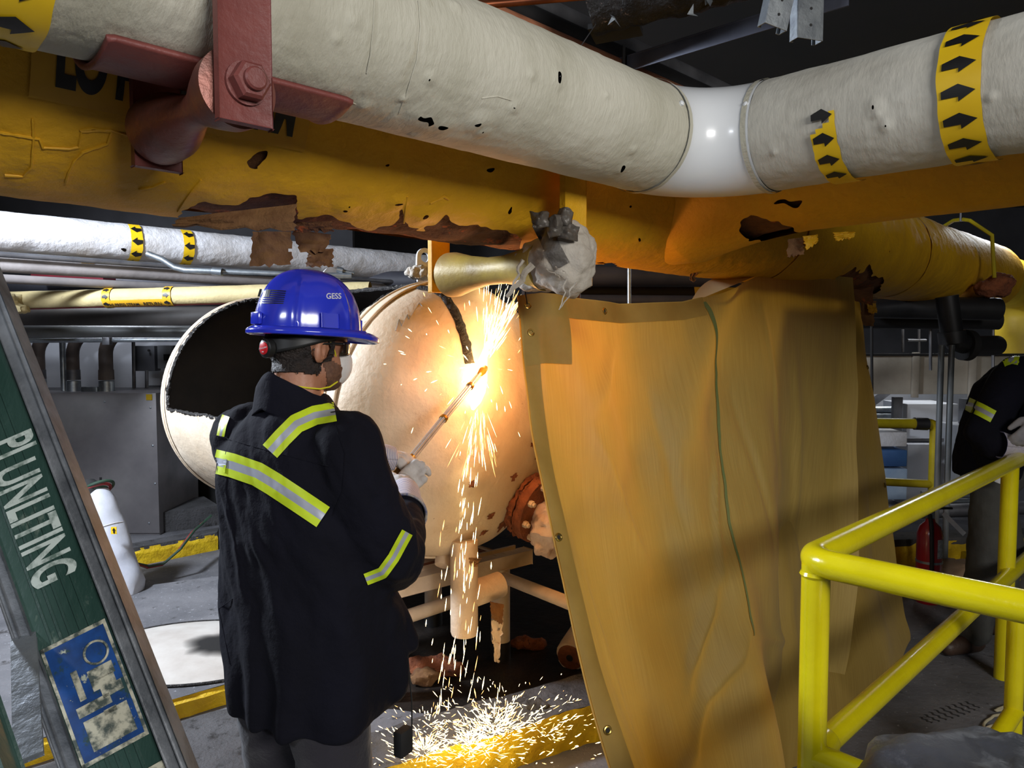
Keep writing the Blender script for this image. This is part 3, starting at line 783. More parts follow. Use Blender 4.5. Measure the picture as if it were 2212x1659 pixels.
# burnt strip of shell along the top cut, peeling paint
def topstrip(u, v):
    s = S0+(S1-S0)*u; ph = PH0-.02-.13*v+.02*nz((u*9, v*3, 4)); return shellP(s, ph, TR+.004+.003*nz((u*40, v*8, 1)))
obj('burnt_strip', grid(topstrip, 80, 6), m_slag, tk)
# near head: ellipsoidal dish
def headP(u, v, rad=TR, dp=TDP, sgn=-1, base=0):
    a = 2*PI*u; e = v*PI/2; rr = rad*math.cos(e); return TC+AXT*(base+sgn*dp*math.sin(e))+(ZV*math.cos(a)+SIDE*math.sin(a))*rr
m_dome = M('cream_dome_paint', S(214, 196, 172), S(194, 172, 144), 3.0, .58, bump=.45, bscale=26, spots=(6, .64, S(160, 118, 84), .12), spots2=(34, .69, S(92, 58, 40), .02))
def domedisp(u, v):
    p = headP(u, v); n = (p-TC).normalized(); return p+n*.003*fbm(p, 7, 2)
obj('dished_head', grid(domedisp, 150, 70, True), m_dome, tk)
obj('head_flange', grid(lambda u, v: shellP(-.02+.075*v, 2*PI*u, TR+.005), 120, 3, True), m_cream, tk)
for s_ in (-.018, .058):
    obj('weld_bead', TUBE([shellP(s_+.002*nz((i*.7, s_, 1)), 2*PI*i/160, TR+.006) for i in range(161)], .006, 8, False), m_cream, tk)
# far head
obj('dished_head', grid(lambda u, v: headP(u, v, TR, .16, 1, TL), 90, 24, True), m_cream, tk)
obj('inner_head', grid(lambda u, v: headP(u, v, TR-.016, .15, 1, TL), 60, 16, True), m_soot, tk)
obj('weld_bead', TUBE([shellP(TL-.015, 2*PI*i/140, TR+.004) for i in range(141)], .008, 8, False), m_cream, tk)
obj('rim_band', grid(lambda u, v: shellP(TL-.04+.06*v, 2*PI*u, TR+.004), 100, 3, True), m_cream, tk)
def domehit(px, py, lift=0.0):
    """pixel ray against the near dished head"""
    r = ray(px, py); o = CAM-TC
    def tr(v): return Vector((v.dot(AXT)/TDP, v.dot(SIDE)/TR, v.z/TR))
    a, b = tr(r), tr(o); A_ = a.dot(a); B_ = 2*a.dot(b); C_ = b.dot(b)-1; D_ = max(0, B_*B_-4*A_*C_)
    p = CAM+r*((-B_-math.sqrt(D_))/(2*A_)); q = p-TC
    n = (AXT*(q.dot(AXT)/TDP**2)+SIDE*(q.dot(SIDE)/TR**2)+ZV*(q.z/TR**2)).normalized()
    return p+n*lift, n
# torch cut kerf on the dome
kp = [(905, 622), (935, 626), (960, 640), (980, 668), (995, 705), (1006, 745), (1016, 790)]
pts = []
for i in range(len(kp)-1):
    for k in range(10): pts.append(domehit(kp[i][0]+(kp[i+1][0]-kp[i][0])*k/10, kp[i][1]+(kp[i+1][1]-kp[i][1])*k/10, .002)[0])
def ribbon(pts, wid, lift, seed):
    vs = []; fs = []; n = len(pts)
    for i, p in enumerate(pts):
        d = (pts[min(n-1, i+1)]-pts[max(0, i-1)]).normalized(); q = p-TC
        nn = (AXT*(q.dot(AXT)/TDP**2)+SIDE*(q.dot(SIDE)/TR**2)+ZV*(q.z/TR**2)).normalized(); s_ = d.cross(nn)
        for k in range(7):
            x = (k/6-.5)*wid*(1+.3*nz(p, 30, seed+k)); h = lift*(1-(k/3-1)**2)+.004*nz(p, 80, seed+k*3); vs.append(p+s_*x+nn*(h+.001))
    fs = [(i*7+k, i*7+k+1, i*7+8+k, i*7+7+k) for i in range(n-1) for k in range(6)]
    return vs, fs
obj('burnt_kerf', ribbon(pts, .046, .006, 2), m_slag, tk)
bm = bmesh.new(); tube(bm, [p for p in pts], [.004*(1+.7*nz(p, 70)) for p in pts], 6)
obj('slag_bead', bm, m_slag, tk)
# chalk squiggle on the dome
cs = [(855, 715), (862, 690), (868, 705), (880, 680), (884, 690), (905, 655), (912, 662)]
obj('chalk_mark', TUBE([domehit(a, b, .0015)[0] for a, b in cs], .0022, 5), M('grey_chalk', S(120, 116, 112), None), tk)
# lifting lugs
m_lug = M('white_lug_paint', S(222, 224, 230), S(200, 202, 208), 8, .5, spots=(20, .66, S(120, 112, 104), .04))
def lug(px, ybot, ytop, y, wid, par):
    b0 = W(px, ybot, y); h = (W(px, ytop, y)-b0).z; n = 18; hw = wid/2; prof = [(-hw, 0), (hw, 0), (hw*.8, h-hw*.8)]
    out = [(-hw, -.02), (hw, -.02)]+[(hw*.86*math.cos(a), h-hw*.86+hw*.86*math.sin(a)) for a in [PI*i/12 for i in range(13)]]
    hole = [(hw*.42*math.cos(2*PI*i/20), h-hw*.95+hw*.5*math.sin(2*PI*i/20)) for i in range(20)]
    bm = bmesh.new()
    dX = (SIDE*.25+BD*1).normalized() if False else (V(1, 0, 0)*.86+V(0, 1, 0)*.5); dN = V(dX.y, -dX.x, 0)
    def ringv(pl, o): return [bm.verts.new(b0+dX*x+ZV*z+dN*o) for x, z in pl]
    import itertools
    # angular matching between hole and outline
    m_ = 40; cen = (0, h-hw*.95)
    def outline(a):
        best = None
        for i in range(len(out)):
            (x0, z0), (x1, z1) = out[i], out[(i+1) % len(out)]
            dx, dz = math.cos(a), math.sin(a); ex, ez = x1-x0, z1-z0; den = dx*ez-dz*ex
            if abs(den) < 1e-9: continue
            t_ = ((x0-cen[0])*ez-(z0-cen[1])*ex)/den; u_ = ((x0-cen[0])*dz-(z0-cen[1])*dx)/den
            if t_ > 0 and -1e-6 <= u_ <= 1+1e-6: best = t_ if best is None else max(best, t_)
        best = best or hw
        return (cen[0]+best*math.cos(a), cen[1]+best*math.sin(a))
    O = [outline(2*PI*i/m_) for i in range(m_)]; Hh = [(cen[0]+hw*.44*math.cos(2*PI*i/m_), cen[1]+hw*.5*math.sin(2*PI*i/m_)) for i in range(m_)]
    f0, h0_, f1, h1_ = ringv(O, .008), ringv(Hh, .008), ringv(O, -.008), ringv(Hh, -.008)
    for i in range(m_):
        j = (i+1) % m_
        bm.faces.new((f0[i], f0[j], h0_[j], h0_[i])); bm.faces.new((f1[j], f1[i], h1_[i], h1_[j])); bm.faces.new((f0[j], f0[i], f1[i], f1[j])); bm.faces.new((h0_[i], h0_[j], h1_[j], h1_[i]))
    return obj('lifting_lug', bm, m_lug, par, smooth=False)
lug(917, 600, 536, 3.62, .095, tk); lug(716, 660, 578, 4.35, .12, tk)
bm = ell(bmesh.new(), W(905, 590, 3.6), (.07, .05, .035)); bm = remesh(bm, .006, 1)
for v in bm.verts: v.co += v.normal*.018*fbm(v.co, 30, 2)
obj('insulation_scrap', bm, m_rag, tk)
obj('bolt', LATHE([(0, .018), (.035, .018), (.036, .010), (.1, .010)], W(728, 582, 4.3), (1, .1, -.25), 12), m_steel, tk)
# flanged nozzle low on the dome, rusty and peeling
np_, nn_ = domehit(1132, 1085)
nd = (nn_*.5+BD*.7-ZV*.08).normalized()
obj('nozzle', LATHE([(-.10, .135), (.0, .128), (.03, .122), (.05, .13)], np_, nd, 40), m_dome, tk)
for k, (t_, r_) in enumerate(((.01, .140), (.035, .150), (.06, .146))):
    bm = LATHE([(t_-.010, r_), (t_, r_+.008), (t_+.010, r_)], np_, nd, 60)
    bmesh.ops.subdivide_edges(bm, edges=bm.edges[:], cuts=1)
    for v in bm.verts: v.co += V(nz(v.co, 40), nz(v.co, 40, 3), nz(v.co, 40, 6))*.011
    obj('rust_scale', bm, m_rust, tk)
obj('flange', LATHE([(.07, .155), (.105, .155), (.106, .06)], np_, nd, 40), m_rust, tk)
_, fe1, fe2 = frame(nd)
for k in range(8):
    a = 2*PI*k/8+.3; c = np_+nd*.106+(fe1*math.cos(a)+fe2*math.sin(a))*.128
    obj('flange_bolt', LATHE([(-.05, .016), (.018, .016), (.019, .010), (.03, .010)], c, nd, 6), m_beigepaint, tk, smooth=False)
bm = remesh(ell(bmesh.new(), np_+nd*.14-ZV*.07, (.09, .09, .13)), .01, 1)
for v in bm.verts: v.co += v.normal*.022*fbm(v.co, 20, 5)
obj('peeling_lagging', bm, M('grimy_white_lagging', S(222, 205, 196), S(196, 172, 160), 9, .85, bump=.6, bscale=30), tk)
# rust stains raised as thin scabs around the nozzle
for k, (x, y, r_) in enumerate([(1090, 1130, .07), (1060, 1115, .03), (1045, 1150, .03), (1020, 1045, .028), (1105, 1150, .05), (1160, 985, .03), (1110, 1030, .035), (1150, 960, .022)]):
    c, n_ = domehit(x, y); _, a1, a2 = frame(n_); pl = []
    for i in range(26):
        a = 2*PI*i/26; rr = r_*(.65+.6*nz((math.cos(a)*2, math.sin(a)*2, k))); q = c+(a1*math.cos(a)+a2*math.sin(a)*.8)*rr; qx = proj(q); pl.append(domehit(qx[0], qx[1], .0016)[0])
    cc = domehit(x, y, .0035)[0]
    obj('rust_scab', ([cc]+pl, [(0, 1+i, 1+(i+1) % 26) for i in range(26)]), m_rust, tk)
# ================= tank stand
sd_ = empty('tank_stand', (-.34, 3.56, 0), 'beige painted pipe-leg stand under the cream tank', 'stand')
LL, LR = V(-.575, 3.36, 0), V(-.06, 3.80, 0)
sdir = (LR-LL).normalized(); sn = V(sdir.y, -sdir.x, 0)
ztop = .545
for p, r_ in ((LL, .045), (LR, .050)):
    for back in (0, 1):
        q = p-sn*(.62*back)
        obj('leg', LATHE([(0, r_), (ztop-.06, r_)], q, ZV, 26), m_beigepaint, sd_)
        obj('leg_foot', LATHE([(0, r_+.004), (.10, r_+.003)], q, ZV, 26), m_blackpipe, sd_)
SA = (sdir, sn, ZV)
for back in (0, 1):
    mid = (LL+LR)/2-sn*(.62*back)+sdir*.04
    obj('top_beam', BOX((mid.x, mid.y, ztop-.03), (.98 if not back else .95, .07, .075), SA, .004), m_beigepaint, sd_)
    obj('top_ledge', BOX((mid.x-sn.x*.04, mid.y-sn.y*.04, ztop+.012), (.86, .012, .03), SA, .002), m_beigepaint, sd_)
for e in (LL, LR):
    mid = e-sn*.31
    obj('side_beam', BOX((mid.x, mid.y, ztop-.03), (.06, .62, .07), SA, .004), m_beigepaint, sd_)
mid = (LL+LR)/2-sn*.31
obj('deck_plate', BOX((mid.x, mid.y, ztop+.002), (.66, .58, .01), SA), m_rust, sd_, smooth=False)
zb = .36
obj('cross_brace', TUBE([LL+V(0, 0, zb), LR+V(0, 0, zb+.03)], .033, 20), m_beigepaint, sd_)
obj('cross_brace', TUBE([LR+V(0, 0, .44), W(1300, 1330, 2.95)], .030, 20), m_beigepaint, sd_)
for e in (LL, LR): obj('cross_brace', TUBE([e+V(0, 0, zb), e-sn*.62+V(0, 0, zb)], .03, 16), m_beigepaint, sd_)
# curved cradle plates
for back in (0, 1):
    base = TC-BD*(-.10 if not back else .0)
    pass
def cradle(s_):
    c = TC+AXT*s_; vs = []; fs = []; n = 16
    for i in range(n+1):
        x = -.36+.72*i/n; zc = -math.sqrt(TR**2-x*x)-.004
        for o in (-.008, .008):
            vs.append(c+SIDE*x+AXT*o+V(0, 0, zc)); vs.append(V(c.x+SIDE.x*x+AXT.x*o, c.y+SIDE.y*x+AXT.y*o, ztop))
    for i in range(n):
        a = i*4; b = a+4
        fs += [(a, a+1, b+1, b), (a+2, b+2, b+3, a+3), (a, b, b+2, a+2)]
    return vs, fs
for s_ in (.30, .72): obj('cradle', cradle(s_), m_beigepaint, sd_, smooth=False)
# ================= drain pipe under the dome with a torn tee
dp = empty('drain_pipe', W(1005, 1375, 3.2), 'insulated drain pipe with torn tee hanging below the tank head', 'pipe')
d0, d1_ = W(1003, 1372, 3.22), W(1003, 1190, 3.22)
m_lag = M('beige_lagging', S(226, 204, 180), S(206, 180, 152), 6, .8, bump=.5, bscale=34, spots=(16, .68, S(140, 100, 70), .05))
obj('lagging', LATHE([(0, .045), (.004, .056), (.02, .061), ((d1_-d0).length+.05, .061)], d0, ZV, 36), m_lag, dp)
t0_ = W(1003, 1290, 3.22); te = W(1080, 1262, 3.34)
bm = TUBE([t0_.lerp(te, i/10) for i in range(11)], [.058+.003*nz((i, 1, 1)) for i in range(11)], 28)
obj('tee', bm, m_lag, dp)
obj('tee_core', TUBE([te-(te-t0_)*.1, te+(te-t0_)*.02], .048, 24), m_insul, dp)
for k, c in enumerate([([(1058, 1300), (1088, 1310), (1085, 1345), (1062, 1335)]), ([(1062, 1340), (1088, 1335), (1080, 1392), (1064, 1390)]), ([(1066, 1385), (1082, 1385), (1078, 1434), (1068, 1430)])]):
    flap(c, 3.2, m_lag if k != 0 else m_flap, 'torn_lagging', dp, .02, 40+k)
flap([(1012, 1205), (1040, 1208), (1030, 1225), (1016, 1222)], 3.13, m_flap, 'torn_lagging', dp, .012, 51)
obj('stub', TUBE([W(965, 1185, 3.35), W(955, 1222, 3.3)], [.05, .035], 20), m_lag, dp)
# ================= debris on the floor under the tank
def debris(name, label, px, py, r_, L_, dirv, ins=True):
    g = G(px, py); r0 = empty(name, g, label, 'debris'); d = Vector(dirv).normalized(); c = g+V(0, 0, r_)
    bm = LATHE([(0, r_), (L_*.35, r_*1.02), (L_*.7, r_), (L_, r_*.95)], c, d, 24); bmesh.ops.subdivide_edges(bm, edges=bm.edges[:], cuts=2)
    for v in bm.verts: v.co += V(nz(v.co, 30), nz(v.co, 30, 2), nz(v.co, 30, 5))*.008
    obj('lagging', bm, m_lag, r0)
    obj('rusty_end', LATHE([(-.012, r_*.25), (-.012, r_*.86), (.012, r_*.9)], c, d, 24), m_rust, r0)
    obj('bore', LATHE([(-.014, r_*.24), (0, r_*.24)], c, d, 14), m_black, r0)
    return r0
debris('pipe_offcut', 'cut pipe end with rusty face lying by the blanket edge', 1232, 1450, .075, .45, (.35, .75, .18))
for k, (x, y, s_, mt, lb) in enumerate([(935, 1462, (.16, .07, .05), m_rust, 'lump of brown insulation fallen below the tank stand'), (915, 1478, (.08, .05, .04), m_flap, 'torn chunk of white lagging on the dark floor'), (1140, 1400, (.10, .05, .03), m_rust, 'small rusty scrap on the dark floor behind the stand'), (1160, 1545, (.05, .04, .03), m_dconc, 'broken bit of concrete on the near kerb')]):
    g = G(x, y, .12 if k == 3 else 0); bm = remesh(ell(bmesh.new(), g+V(0, 0, s_[2]), s_), .012, 1)
    for v in bm.verts:
        v.co += v.normal*.03*fbm(v.co, 14, k); v.co.z = max(v.co.z, g.z+.001)
    tag(obj('insulation_lump' if k < 2 else 'scrap', bm, mt), lb, 'debris')
# ================= welding blankets hung from the yellow pipe
m_bl = bpy.data.materials.new('welding_blanket'); m_bl.use_nodes = True
def blanket_mat(m, c1, c2, tr):
    nt = m.node_tree; N = nt.nodes; L = nt.links; bs = N['Principled BSDF']; bs.inputs['Roughness'].default_value = .62; bs.inputs['Sheen Weight'].default_value = .15
    uv = N.new('ShaderNodeUVMap'); mp = N.new('ShaderNodeMapping'); mp.inputs['Scale'].default_value = (420, 9, 1); L.new(uv.outputs[0], mp.inputs[0])
    n = N.new('ShaderNodeTexNoise'); n.inputs['Scale'].default_value = 1; n.inputs['Detail'].default_value = 3; L.new(mp.outputs[0], n.inputs[0])
    n2 = N.new('ShaderNodeTexNoise'); n2.inputs['Scale'].default_value = 3; n2.inputs['Detail'].default_value = 4; L.new(uv.outputs[0], n2.inputs[0])
    mr = N.new('ShaderNodeMapRange'); mr.inputs[1].default_value = .35; mr.inputs[2].default_value = .7; L.new(n.outputs[0], mr.inputs[0])
    mx = N.new('ShaderNodeMix'); mx.data_type = 'RGBA'; L.new(mr.outputs[0], mx.inputs[0]); mx.inputs[6].default_value = (*c1, 1); mx.inputs[7].default_value = (*c2, 1)
    mr2 = N.new('ShaderNodeMapRange'); mr2.inputs[1].default_value = .66; mr2.inputs[2].default_value = .8; L.new(n2.outputs[0], mr2.inputs[0])
    mx2 = N.new('ShaderNodeMix'); mx2.data_type = 'RGBA'; L.new(mr2.outputs[0], mx2.inputs[0]); L.new(mx.outputs[2], mx2.inputs[6]); mx2.inputs[7].default_value = (*S(140, 116, 66), 1)
    L.new(mx2.outputs[2], bs.inputs['Base Color'])
    b = N.new('ShaderNodeBump'); b.inputs['Strength'].default_value = .25; b.inputs['Distance'].default_value = .003; L.new(n.outputs[0], b.inputs['Height']); L.new(b.outputs[0], bs.inputs['Normal'])
    t = N.new('ShaderNodeBsdfTranslucent'); t.inputs[0].default_value = (*S(236, 168, 40), 1); ms = N.new('ShaderNodeMixShader'); ms.inputs[0].default_value = tr
    L.new(bs.outputs[0], ms.inputs[1]); L.new(t.outputs[0], ms.inputs[2]); L.new(ms.outputs[0], N['Material Output'].inputs[0])
blanket_mat(m_bl, S(158, 132, 62), S(172, 146, 72), .18)
m_blh = M('blanket_hem', S(172, 140, 66), S(158, 126, 56), 6, .7, transl=.2)
def sheet(name, fn, nu, nv, mat, par, thick=.003):
    vs, fs = grid(fn, nu, nv); me = bpy.data.meshes.new(name); me.from_pydata([tuple(v) for v in vs], [], fs)
    uvl = me.uv_layers.new(name='UVMap'); w_ = nu+1
    for p in me.polygons:
        for li in p.loop_indices:
            vi = me.loops[li].vertex_index; uvl.data[li].uv = ((vi % w_)/nu, (vi//w_)/nv)
    return obj(name, me, mat, par)
def interp(tab, x):
    if x <= tab[0][0]: return tab[0][1]
    for (a, p), (b, q) in zip(tab, tab[1:]):
        if x <= b:
            k = (x-a)/(b-a); k = k*k*(3-2*k) if False else k
            return p+(q-p)*k if not isinstance(p, Vector) else p.lerp(q, k)
    return tab[-1][1]
# top edge and bottom edge of the front blanket (world), hung roughly parallel to the yellow pipe
topE = [(0, W(1110, 640, 2.62)), (.07, W(1150, 634, 2.66)), (.18, W(1225, 645, 2.80)), (.34, W(1345, 656, 3.02)), (.50, W(1470, 652, 3.28)), (.58, W(1520, 640, 3.4)), (.70, W(1610, 606, 3.62)), (.78, W(1660, 585, 3.72)), (.90, W(1780, 590, 4.05)), (1, W(1838, 600, 4.25))]
botE = [(0, V(.40, 2.10, .02)), (.25, V(.64, 2.36, .02)), (.5, V(.90, 2.68, .02)), (.75, V(1.17, 3.02, .03)), (.9, V(1.36, 3.26, .05)), (1, V(1.52, 3.50, .08))]
leftE = [(0, 0.0), (1, 0.0)]
bn = -BD
CREASE = [(.56, .33, .50, .62, .010, .012), (.50, .60, .36, .80, .010, .012), (.62, .25, .70, .62, .010, -.010), (.18, .26, .32, .56, .014, .012), (.74, .08, .80, .52, .012, .010), (.26, .93, .56, .70, .014, .012), (.84, .18, .88, .7, .010, .010), (.40, .2, .44, .5, .012, -.008), (.10, .5, .14, .9, .012, .010), (.58, .75, .9, .9, .012, .010), (.30, .10, .20, .22, .02, .018)]
def front(u, v):
    a = interp(topE, u); b = interp(botE, u)
    # sag of the left hem follows the photographed line
    p = a.lerp(b, v)
    bow = math.sin(PI*min(1, v))*(-.10+.13*u)
    p = p+V(bow, 0, 0)
    k = .15+.85*min(1, v*1.6)
    # long soft folds
    f = .085*math.sin(u*11+1.5*v+.6)*k*(.5+.6*u)+.028*math.sin(u*27-2.3*v+1.1+1.2*math.sin(3*v))*min(1, .25+v)+.03*nz((u*2.2, v*1.4, 3))+.016*nz((u*7, v*3.2, 9))+.010*nz((u*16-v*5, v*5, 4))
    # diagonal pull from the tied corner
    dgl = math.exp(-((u-.10-.42*v)/.07)**2)*(1-v)*.05
    dgl2 = math.exp(-((u-.62+.55*v)/.06)**2)*max(0, 1-v*1.6)*.06
    dgl3 = -math.exp(-((u-.52+.20*(v-.5))/.05)**2)*math.exp(-((v-.55)/.22)**2)*.035
    if u > .96: f += (u-.96)**2*45*(.3+.7*math.sin(PI*v))
    for (ua, va, ub, vb, wd, dpt) in CREASE:
        dx, dy = ub-ua, vb-va; k_ = max(0, min(1, ((u-ua)*dx+(v-va)*dy)/(dx*dx+dy*dy))); dd = math.hypot(u-ua-dx*k_, v-va-dy*k_)
        f += 1.6*dpt*math.exp(-(dd/wd)**2)*math.sin(PI*(.08+.84*k_))
    return p+BD*(f+dgl+dgl2+dgl3)+V(.006*nz((u*9, v*6, 1)), .004*nz((u*12, v*12, 6)), 0)
fb = empty('welding_blanket', (.9, 2.7, 0), 'big ochre welding blanket hanging in front, with green stripe and grommets', 'blanket', 'welding blankets hung as a spark screen')
sheet('cloth', front, 170, 150, m_bl, fb)
def onfront(u, v, off=.004):
    p = front(u, v); e = 1e-3; n = (front(u+e, v)-p).cross(front(u, v+e)-p).normalized()
    if n.dot(CAM-p) < 0: n = -n
    return p+n*off, n
# hems: top strip, left strip and corner patch
obj('hem', grid(lambda u, v: onfront(u*.56, v*.045)[0], 90, 4), m_blh, fb)
obj('hem', grid(lambda u, v: onfront(.004+.055*u*(1-.1*v), v)[0], 8, 90), m_blh, fb)
obj('corner_patch', grid(lambda u, v: onfront(.003+.135*u, .002+.135*v, .006)[0], 20, 20), m_blh, fb)
# green stripe
gs = [(0, .56), (.08, .575), (.25, .585), (.45, .58), (.7, .56), (1, .54)]
obj('green_stripe', grid(lambda u, v: onfront(interp(gs, v)+(u-.5)*.010*(1-.45*v)+.003*nz((v*18, 1, 4)), v*.72+.012, .004)[0], 4, 80), M('faded_green_stripe', S(106, 120, 66), S(120, 122, 70), 12, .7, transl=.15), fb)
m_brass = M('brass_grommet', S(206, 176, 96), S(170, 140, 70), 20, .25, .9)
def grommet(u, v, par, fn=onfront):
    p, n = fn(u, v, .004); _, a, b_ = frame(n); bm = bmesh.new()
    pts = [p+(a*math.cos(2*PI*i/20)+b_*math.sin(2*PI*i/20))*.0105 for i in range(21)]
    tube(bm, pts, .0042, 8, False); obj('grommet', bm, m_brass, par)
    obj('grommet_hole', LATHE([(0, .0085), (.001, .0085)], p, n, 14), m_black, par)
for u, v in ((.03, .022), (.033, .075), (.27, .022), (.016, .44), (.02, .75)): grommet(u, v, fb)
# tie wire to the roller
g0 = onfront(.03, .02)[0]
obj('tie_wire', TUBE([g0, g0+V(-.01, -.02, .05), W(1125, 622, 2.62), W(1118, 600, 2.62)], .002, 6), m_black, fb)
# part of the sheet thrown back over the pipe
obj('thrown_over_fold', grid(lambda u, v: W(1490+150*u, 655-62*u, 3.30+.35*u).lerp(W(1545+130*u, 600-12*u, 3.62+.25*u), v)+V(0, .03*math.sin(PI*v), .02*math.sin(PI*v)), 14, 8), m_bl, fb)
# rear blanket
topR = [(0, V(.9, 3.68, 1.93)), (.5, V(1.6, 4.30, 1.97)), (.9, W(1835, 622, 4.75)), (1, W(1852, 622, 4.85))]
midR = [(0, V(.80, 2.95, .45)), (.5, V(1.35, 3.42, .42)), (.9, V(2.02, 4.1, .40)), (1, W(1952, 1235, 4.22))]
botR = [(0, V(.75, 2.45, .012)), (.2, V(.95, 2.70, .012)), (.5, G(1730, 1635, .012)), (.72, G(1860, 1530, .012)), (.8, G(1890, 1500, .012)), (1, G(1975, 1385, .012))]
def rear(u, v):
    a, m_, b = interp(topR, u), interp(midR, u), interp(botR, u)
    if v < .72: p = a.lerp(m_, v/.72)
    else:
        k = (v-.72)/.28; c = m_+V(.06, -.06, -.32); p = m_*(1-k)**2+c*2*k*(1-k)+b*k*k
    f = .05*math.sin(u*15+1+v)*v*(1-max(0, v-.8)*3)+.03*nz((u*4, v*3, 8))+.018*nz((u*12, v*8, 3))
    q = p+BD*f
    return V(q.x, q.y, max(q.z, .006))
rbk = empty('welding_blanket', (1.9, 3.8, 0), 'second ochre welding blanket behind, trailing stained onto the floor at right', 'blanket', 'welding blankets hung as a spark screen')
m_bl2 = bpy.data.materials.new('shaded_stained_blanket'); m_bl2.use_nodes = True; blanket_mat(m_bl2, S(150, 122, 52), S(164, 136, 62), .12)  # shade behind the front blanket put into a darker base colour
sheet('cloth', rear, 110, 120, m_bl2, rbk)
def onrear(u, v, off=.004):
    p = rear(u, v); e = 1e-3; n = (rear(u-e, v)-p).cross(rear(u, v+e)-p).normalized()
    if n.dot(CAM-p) < 0: n = -n
    return p+n*off, n
for u, v in ((.985, .22), (.985, .52)): grommet(u, v, rbk, onrear)
# ================= guard rails
RC = V(.792, 1.968, 1.07); RR = .038
gr_ = empty('yellow_guard_rail', (RC.x, RC.y, 0), 'glossy bright yellow tubular guard rail corner in the right foreground', 'guard rail')
endA = RC+AD*4.2; endB = RC+BD*2.6
obj('top_rail', TUBE(arc(endA, RC, endB, .075, 10), RR, 28), m_rail, gr_)
base = V(RC.x, RC.y, 0); pA = RC+AD*.02+BD*.02
obj('post', TUBE([V(pA.x, pA.y, 0), V(pA.x, pA.y, 1.06)], RR-.001, 28), m_rail, gr_)
mA = V(pA.x, pA.y, .53)
obj('mid_rail', TUBE([mA, mA+AD*4.2], RR-.003, 24), m_rail, gr_)
obj('mid_rail', TUBE([mA, mA+BD*2.6], RR-.003, 24), m_rail, gr_)
obj('weld_collar', LATHE([(.03, RR+.001), (.09, RR+.0035), (.10, RR)], mA, AD, 28), m_rail, gr_)
obj('weld_collar', LATHE([(-.035, RR), (-.028, RR+.004), (-.02, RR)], V(pA.x, pA.y, 1.06), ZV, 28), m_rail, gr_)
p2 = RC+AD*2.29
obj('post', TUBE([V(p2.x, p2.y, 0), V(p2.x, p2.y, 1.05)], RR, 24), m_rail, gr_)
p3 = RC+AD*4.1; obj('post', TUBE([V(p3.x, p3.y, 0), V(p3.x, p3.y, 1.05)], RR, 20), m_rail, gr_)
p4 = RC+BD*2.5; obj('post', TUBE([V(p4.x, p4.y, 0), V(p4.x, p4.y, 1.05)], RR, 20), m_rail, gr_)
# short stub rail lower right
sr = empty('stub_rail', W(2194, 1659, 2.62), 'short dull yellow stub post with sloping brace at lower right edge', 'rail')
sp = W(2194, 1400, 2.62)
obj('post', TUBE([V(sp.x, sp.y, 0), V(sp.x, sp.y, .70)], .030, 20), m_rail, sr)
j = W(2192, 1535, 2.62); jd = W(2085, 1700, 2.35)
obj('brace', TUBE([j, jd, jd+(jd-j).normalized()*.10], .030, 20), m_rail, sr)
# far yellow rail
fr = empty('yellow_far_rail', G(2022, 1180), 'old yellow guard rail frame standing by the far conduits', 'guard rail')
yf = 5.4
a, b_, c, d = W(1780, 912, yf), W(2021, 916, yf), W(2019, 1056, yf), W(1780, 1030, yf)
obj('top_rail', TUBE(arc(a, b_, V(b_.x, b_.y, .15), .05, 6), .038, 16), m_railold, fr)
obj('mid_rail', TUBE([W(1780, 1034, yf), W(2020, 1046, yf)], .030, 14), m_railold, fr)
obj('post', TUBE([V(b_.x, b_.y, .2), V(b_.x, b_.y, 0)], .038, 14), m_railold, fr)
obj('coupling', TUBE([W(1975, 915, yf), W(2003, 916, yf)], .046, 14), m_blackpipe, fr)
# ================= step ladder in the left foreground
m_fg = M('green_fibreglass', S(34, 60, 54), S(52, 78, 72), 9, .4, bump=.25, bscale=30, stretch=(1, 1, .12), spots=(26, .60, S(120, 134, 124), .12), spots2=(70, .70, S(196, 204, 198), .04))
m_alu = M('scuffed_aluminium', S(160, 166, 172), S(124, 130, 138), 16, .35, .7, bump=.2, bscale=40)
ld = empty('step_ladder', V(.18, .5, 0), 'worn green fibreglass step ladder with blue sticker in the left foreground', 'ladder')
la, lb = W(250, 1600, .70), W(-20, 880, .80)
ldv = (lb-la).normalized(); foot = la-ldv*(la.z/ldv.z); top = la+ldv*1.1
wdir = (V(1, .12, 0)-ldv*ldv.dot(V(1, .12, 0))).normalized(); ldn = wdir.cross(ldv).normalized()
if ldn.dot(CAM-la) < 0: ldn = -ldn
LWD = .100
def lpt(s, x, o=0): return la+ldv*s+wdir*x+ldn*o
def lbox(name, s0, s1, x0, x1, o0, o1, mat, par=ld, bev=.002):
    c = lpt((s0+s1)/2, (x0+x1)/2, (o0+o1)/2); return obj(name, BOX(c, (x1-x0, abs(o1-o0), s1-s0), (wdir, ldn, ldv), bev), mat, par)
s_lo = -(la-foot).length; s_hi = .78
lbox('rail_web', s_lo, s_hi, -LWD/2, LWD/2, -.005, 0, m_fg)
m_lst = M('grimy_rail_edge', S(112, 116, 122), S(70, 74, 80), 22, .5, .2, bump=.2, bscale=40)
lbox('rail_flange', s_lo, s_hi, LWD/2-.004, LWD/2+.002, -.022, .004, m_lst)
lbox('rail_flange', s_lo, s_hi, -LWD/2-.002, -LWD/2+.004, -.022, .004, m_lst)
lbox('edge_bead', s_lo, s_hi, LWD/2-.016, LWD/2+.001, 0, .003, m_lst)
lbox('edge_bead', s_lo, s_hi, -LWD/2, -LWD/2+.014, 0, .003, m_lst)
for x in (-.022, -.013, -.004, .006, .015):
    lbox('web_rib', s_lo, s_hi, x-.0012, x+.0012, 0, .0012, m_fg, bev=0)
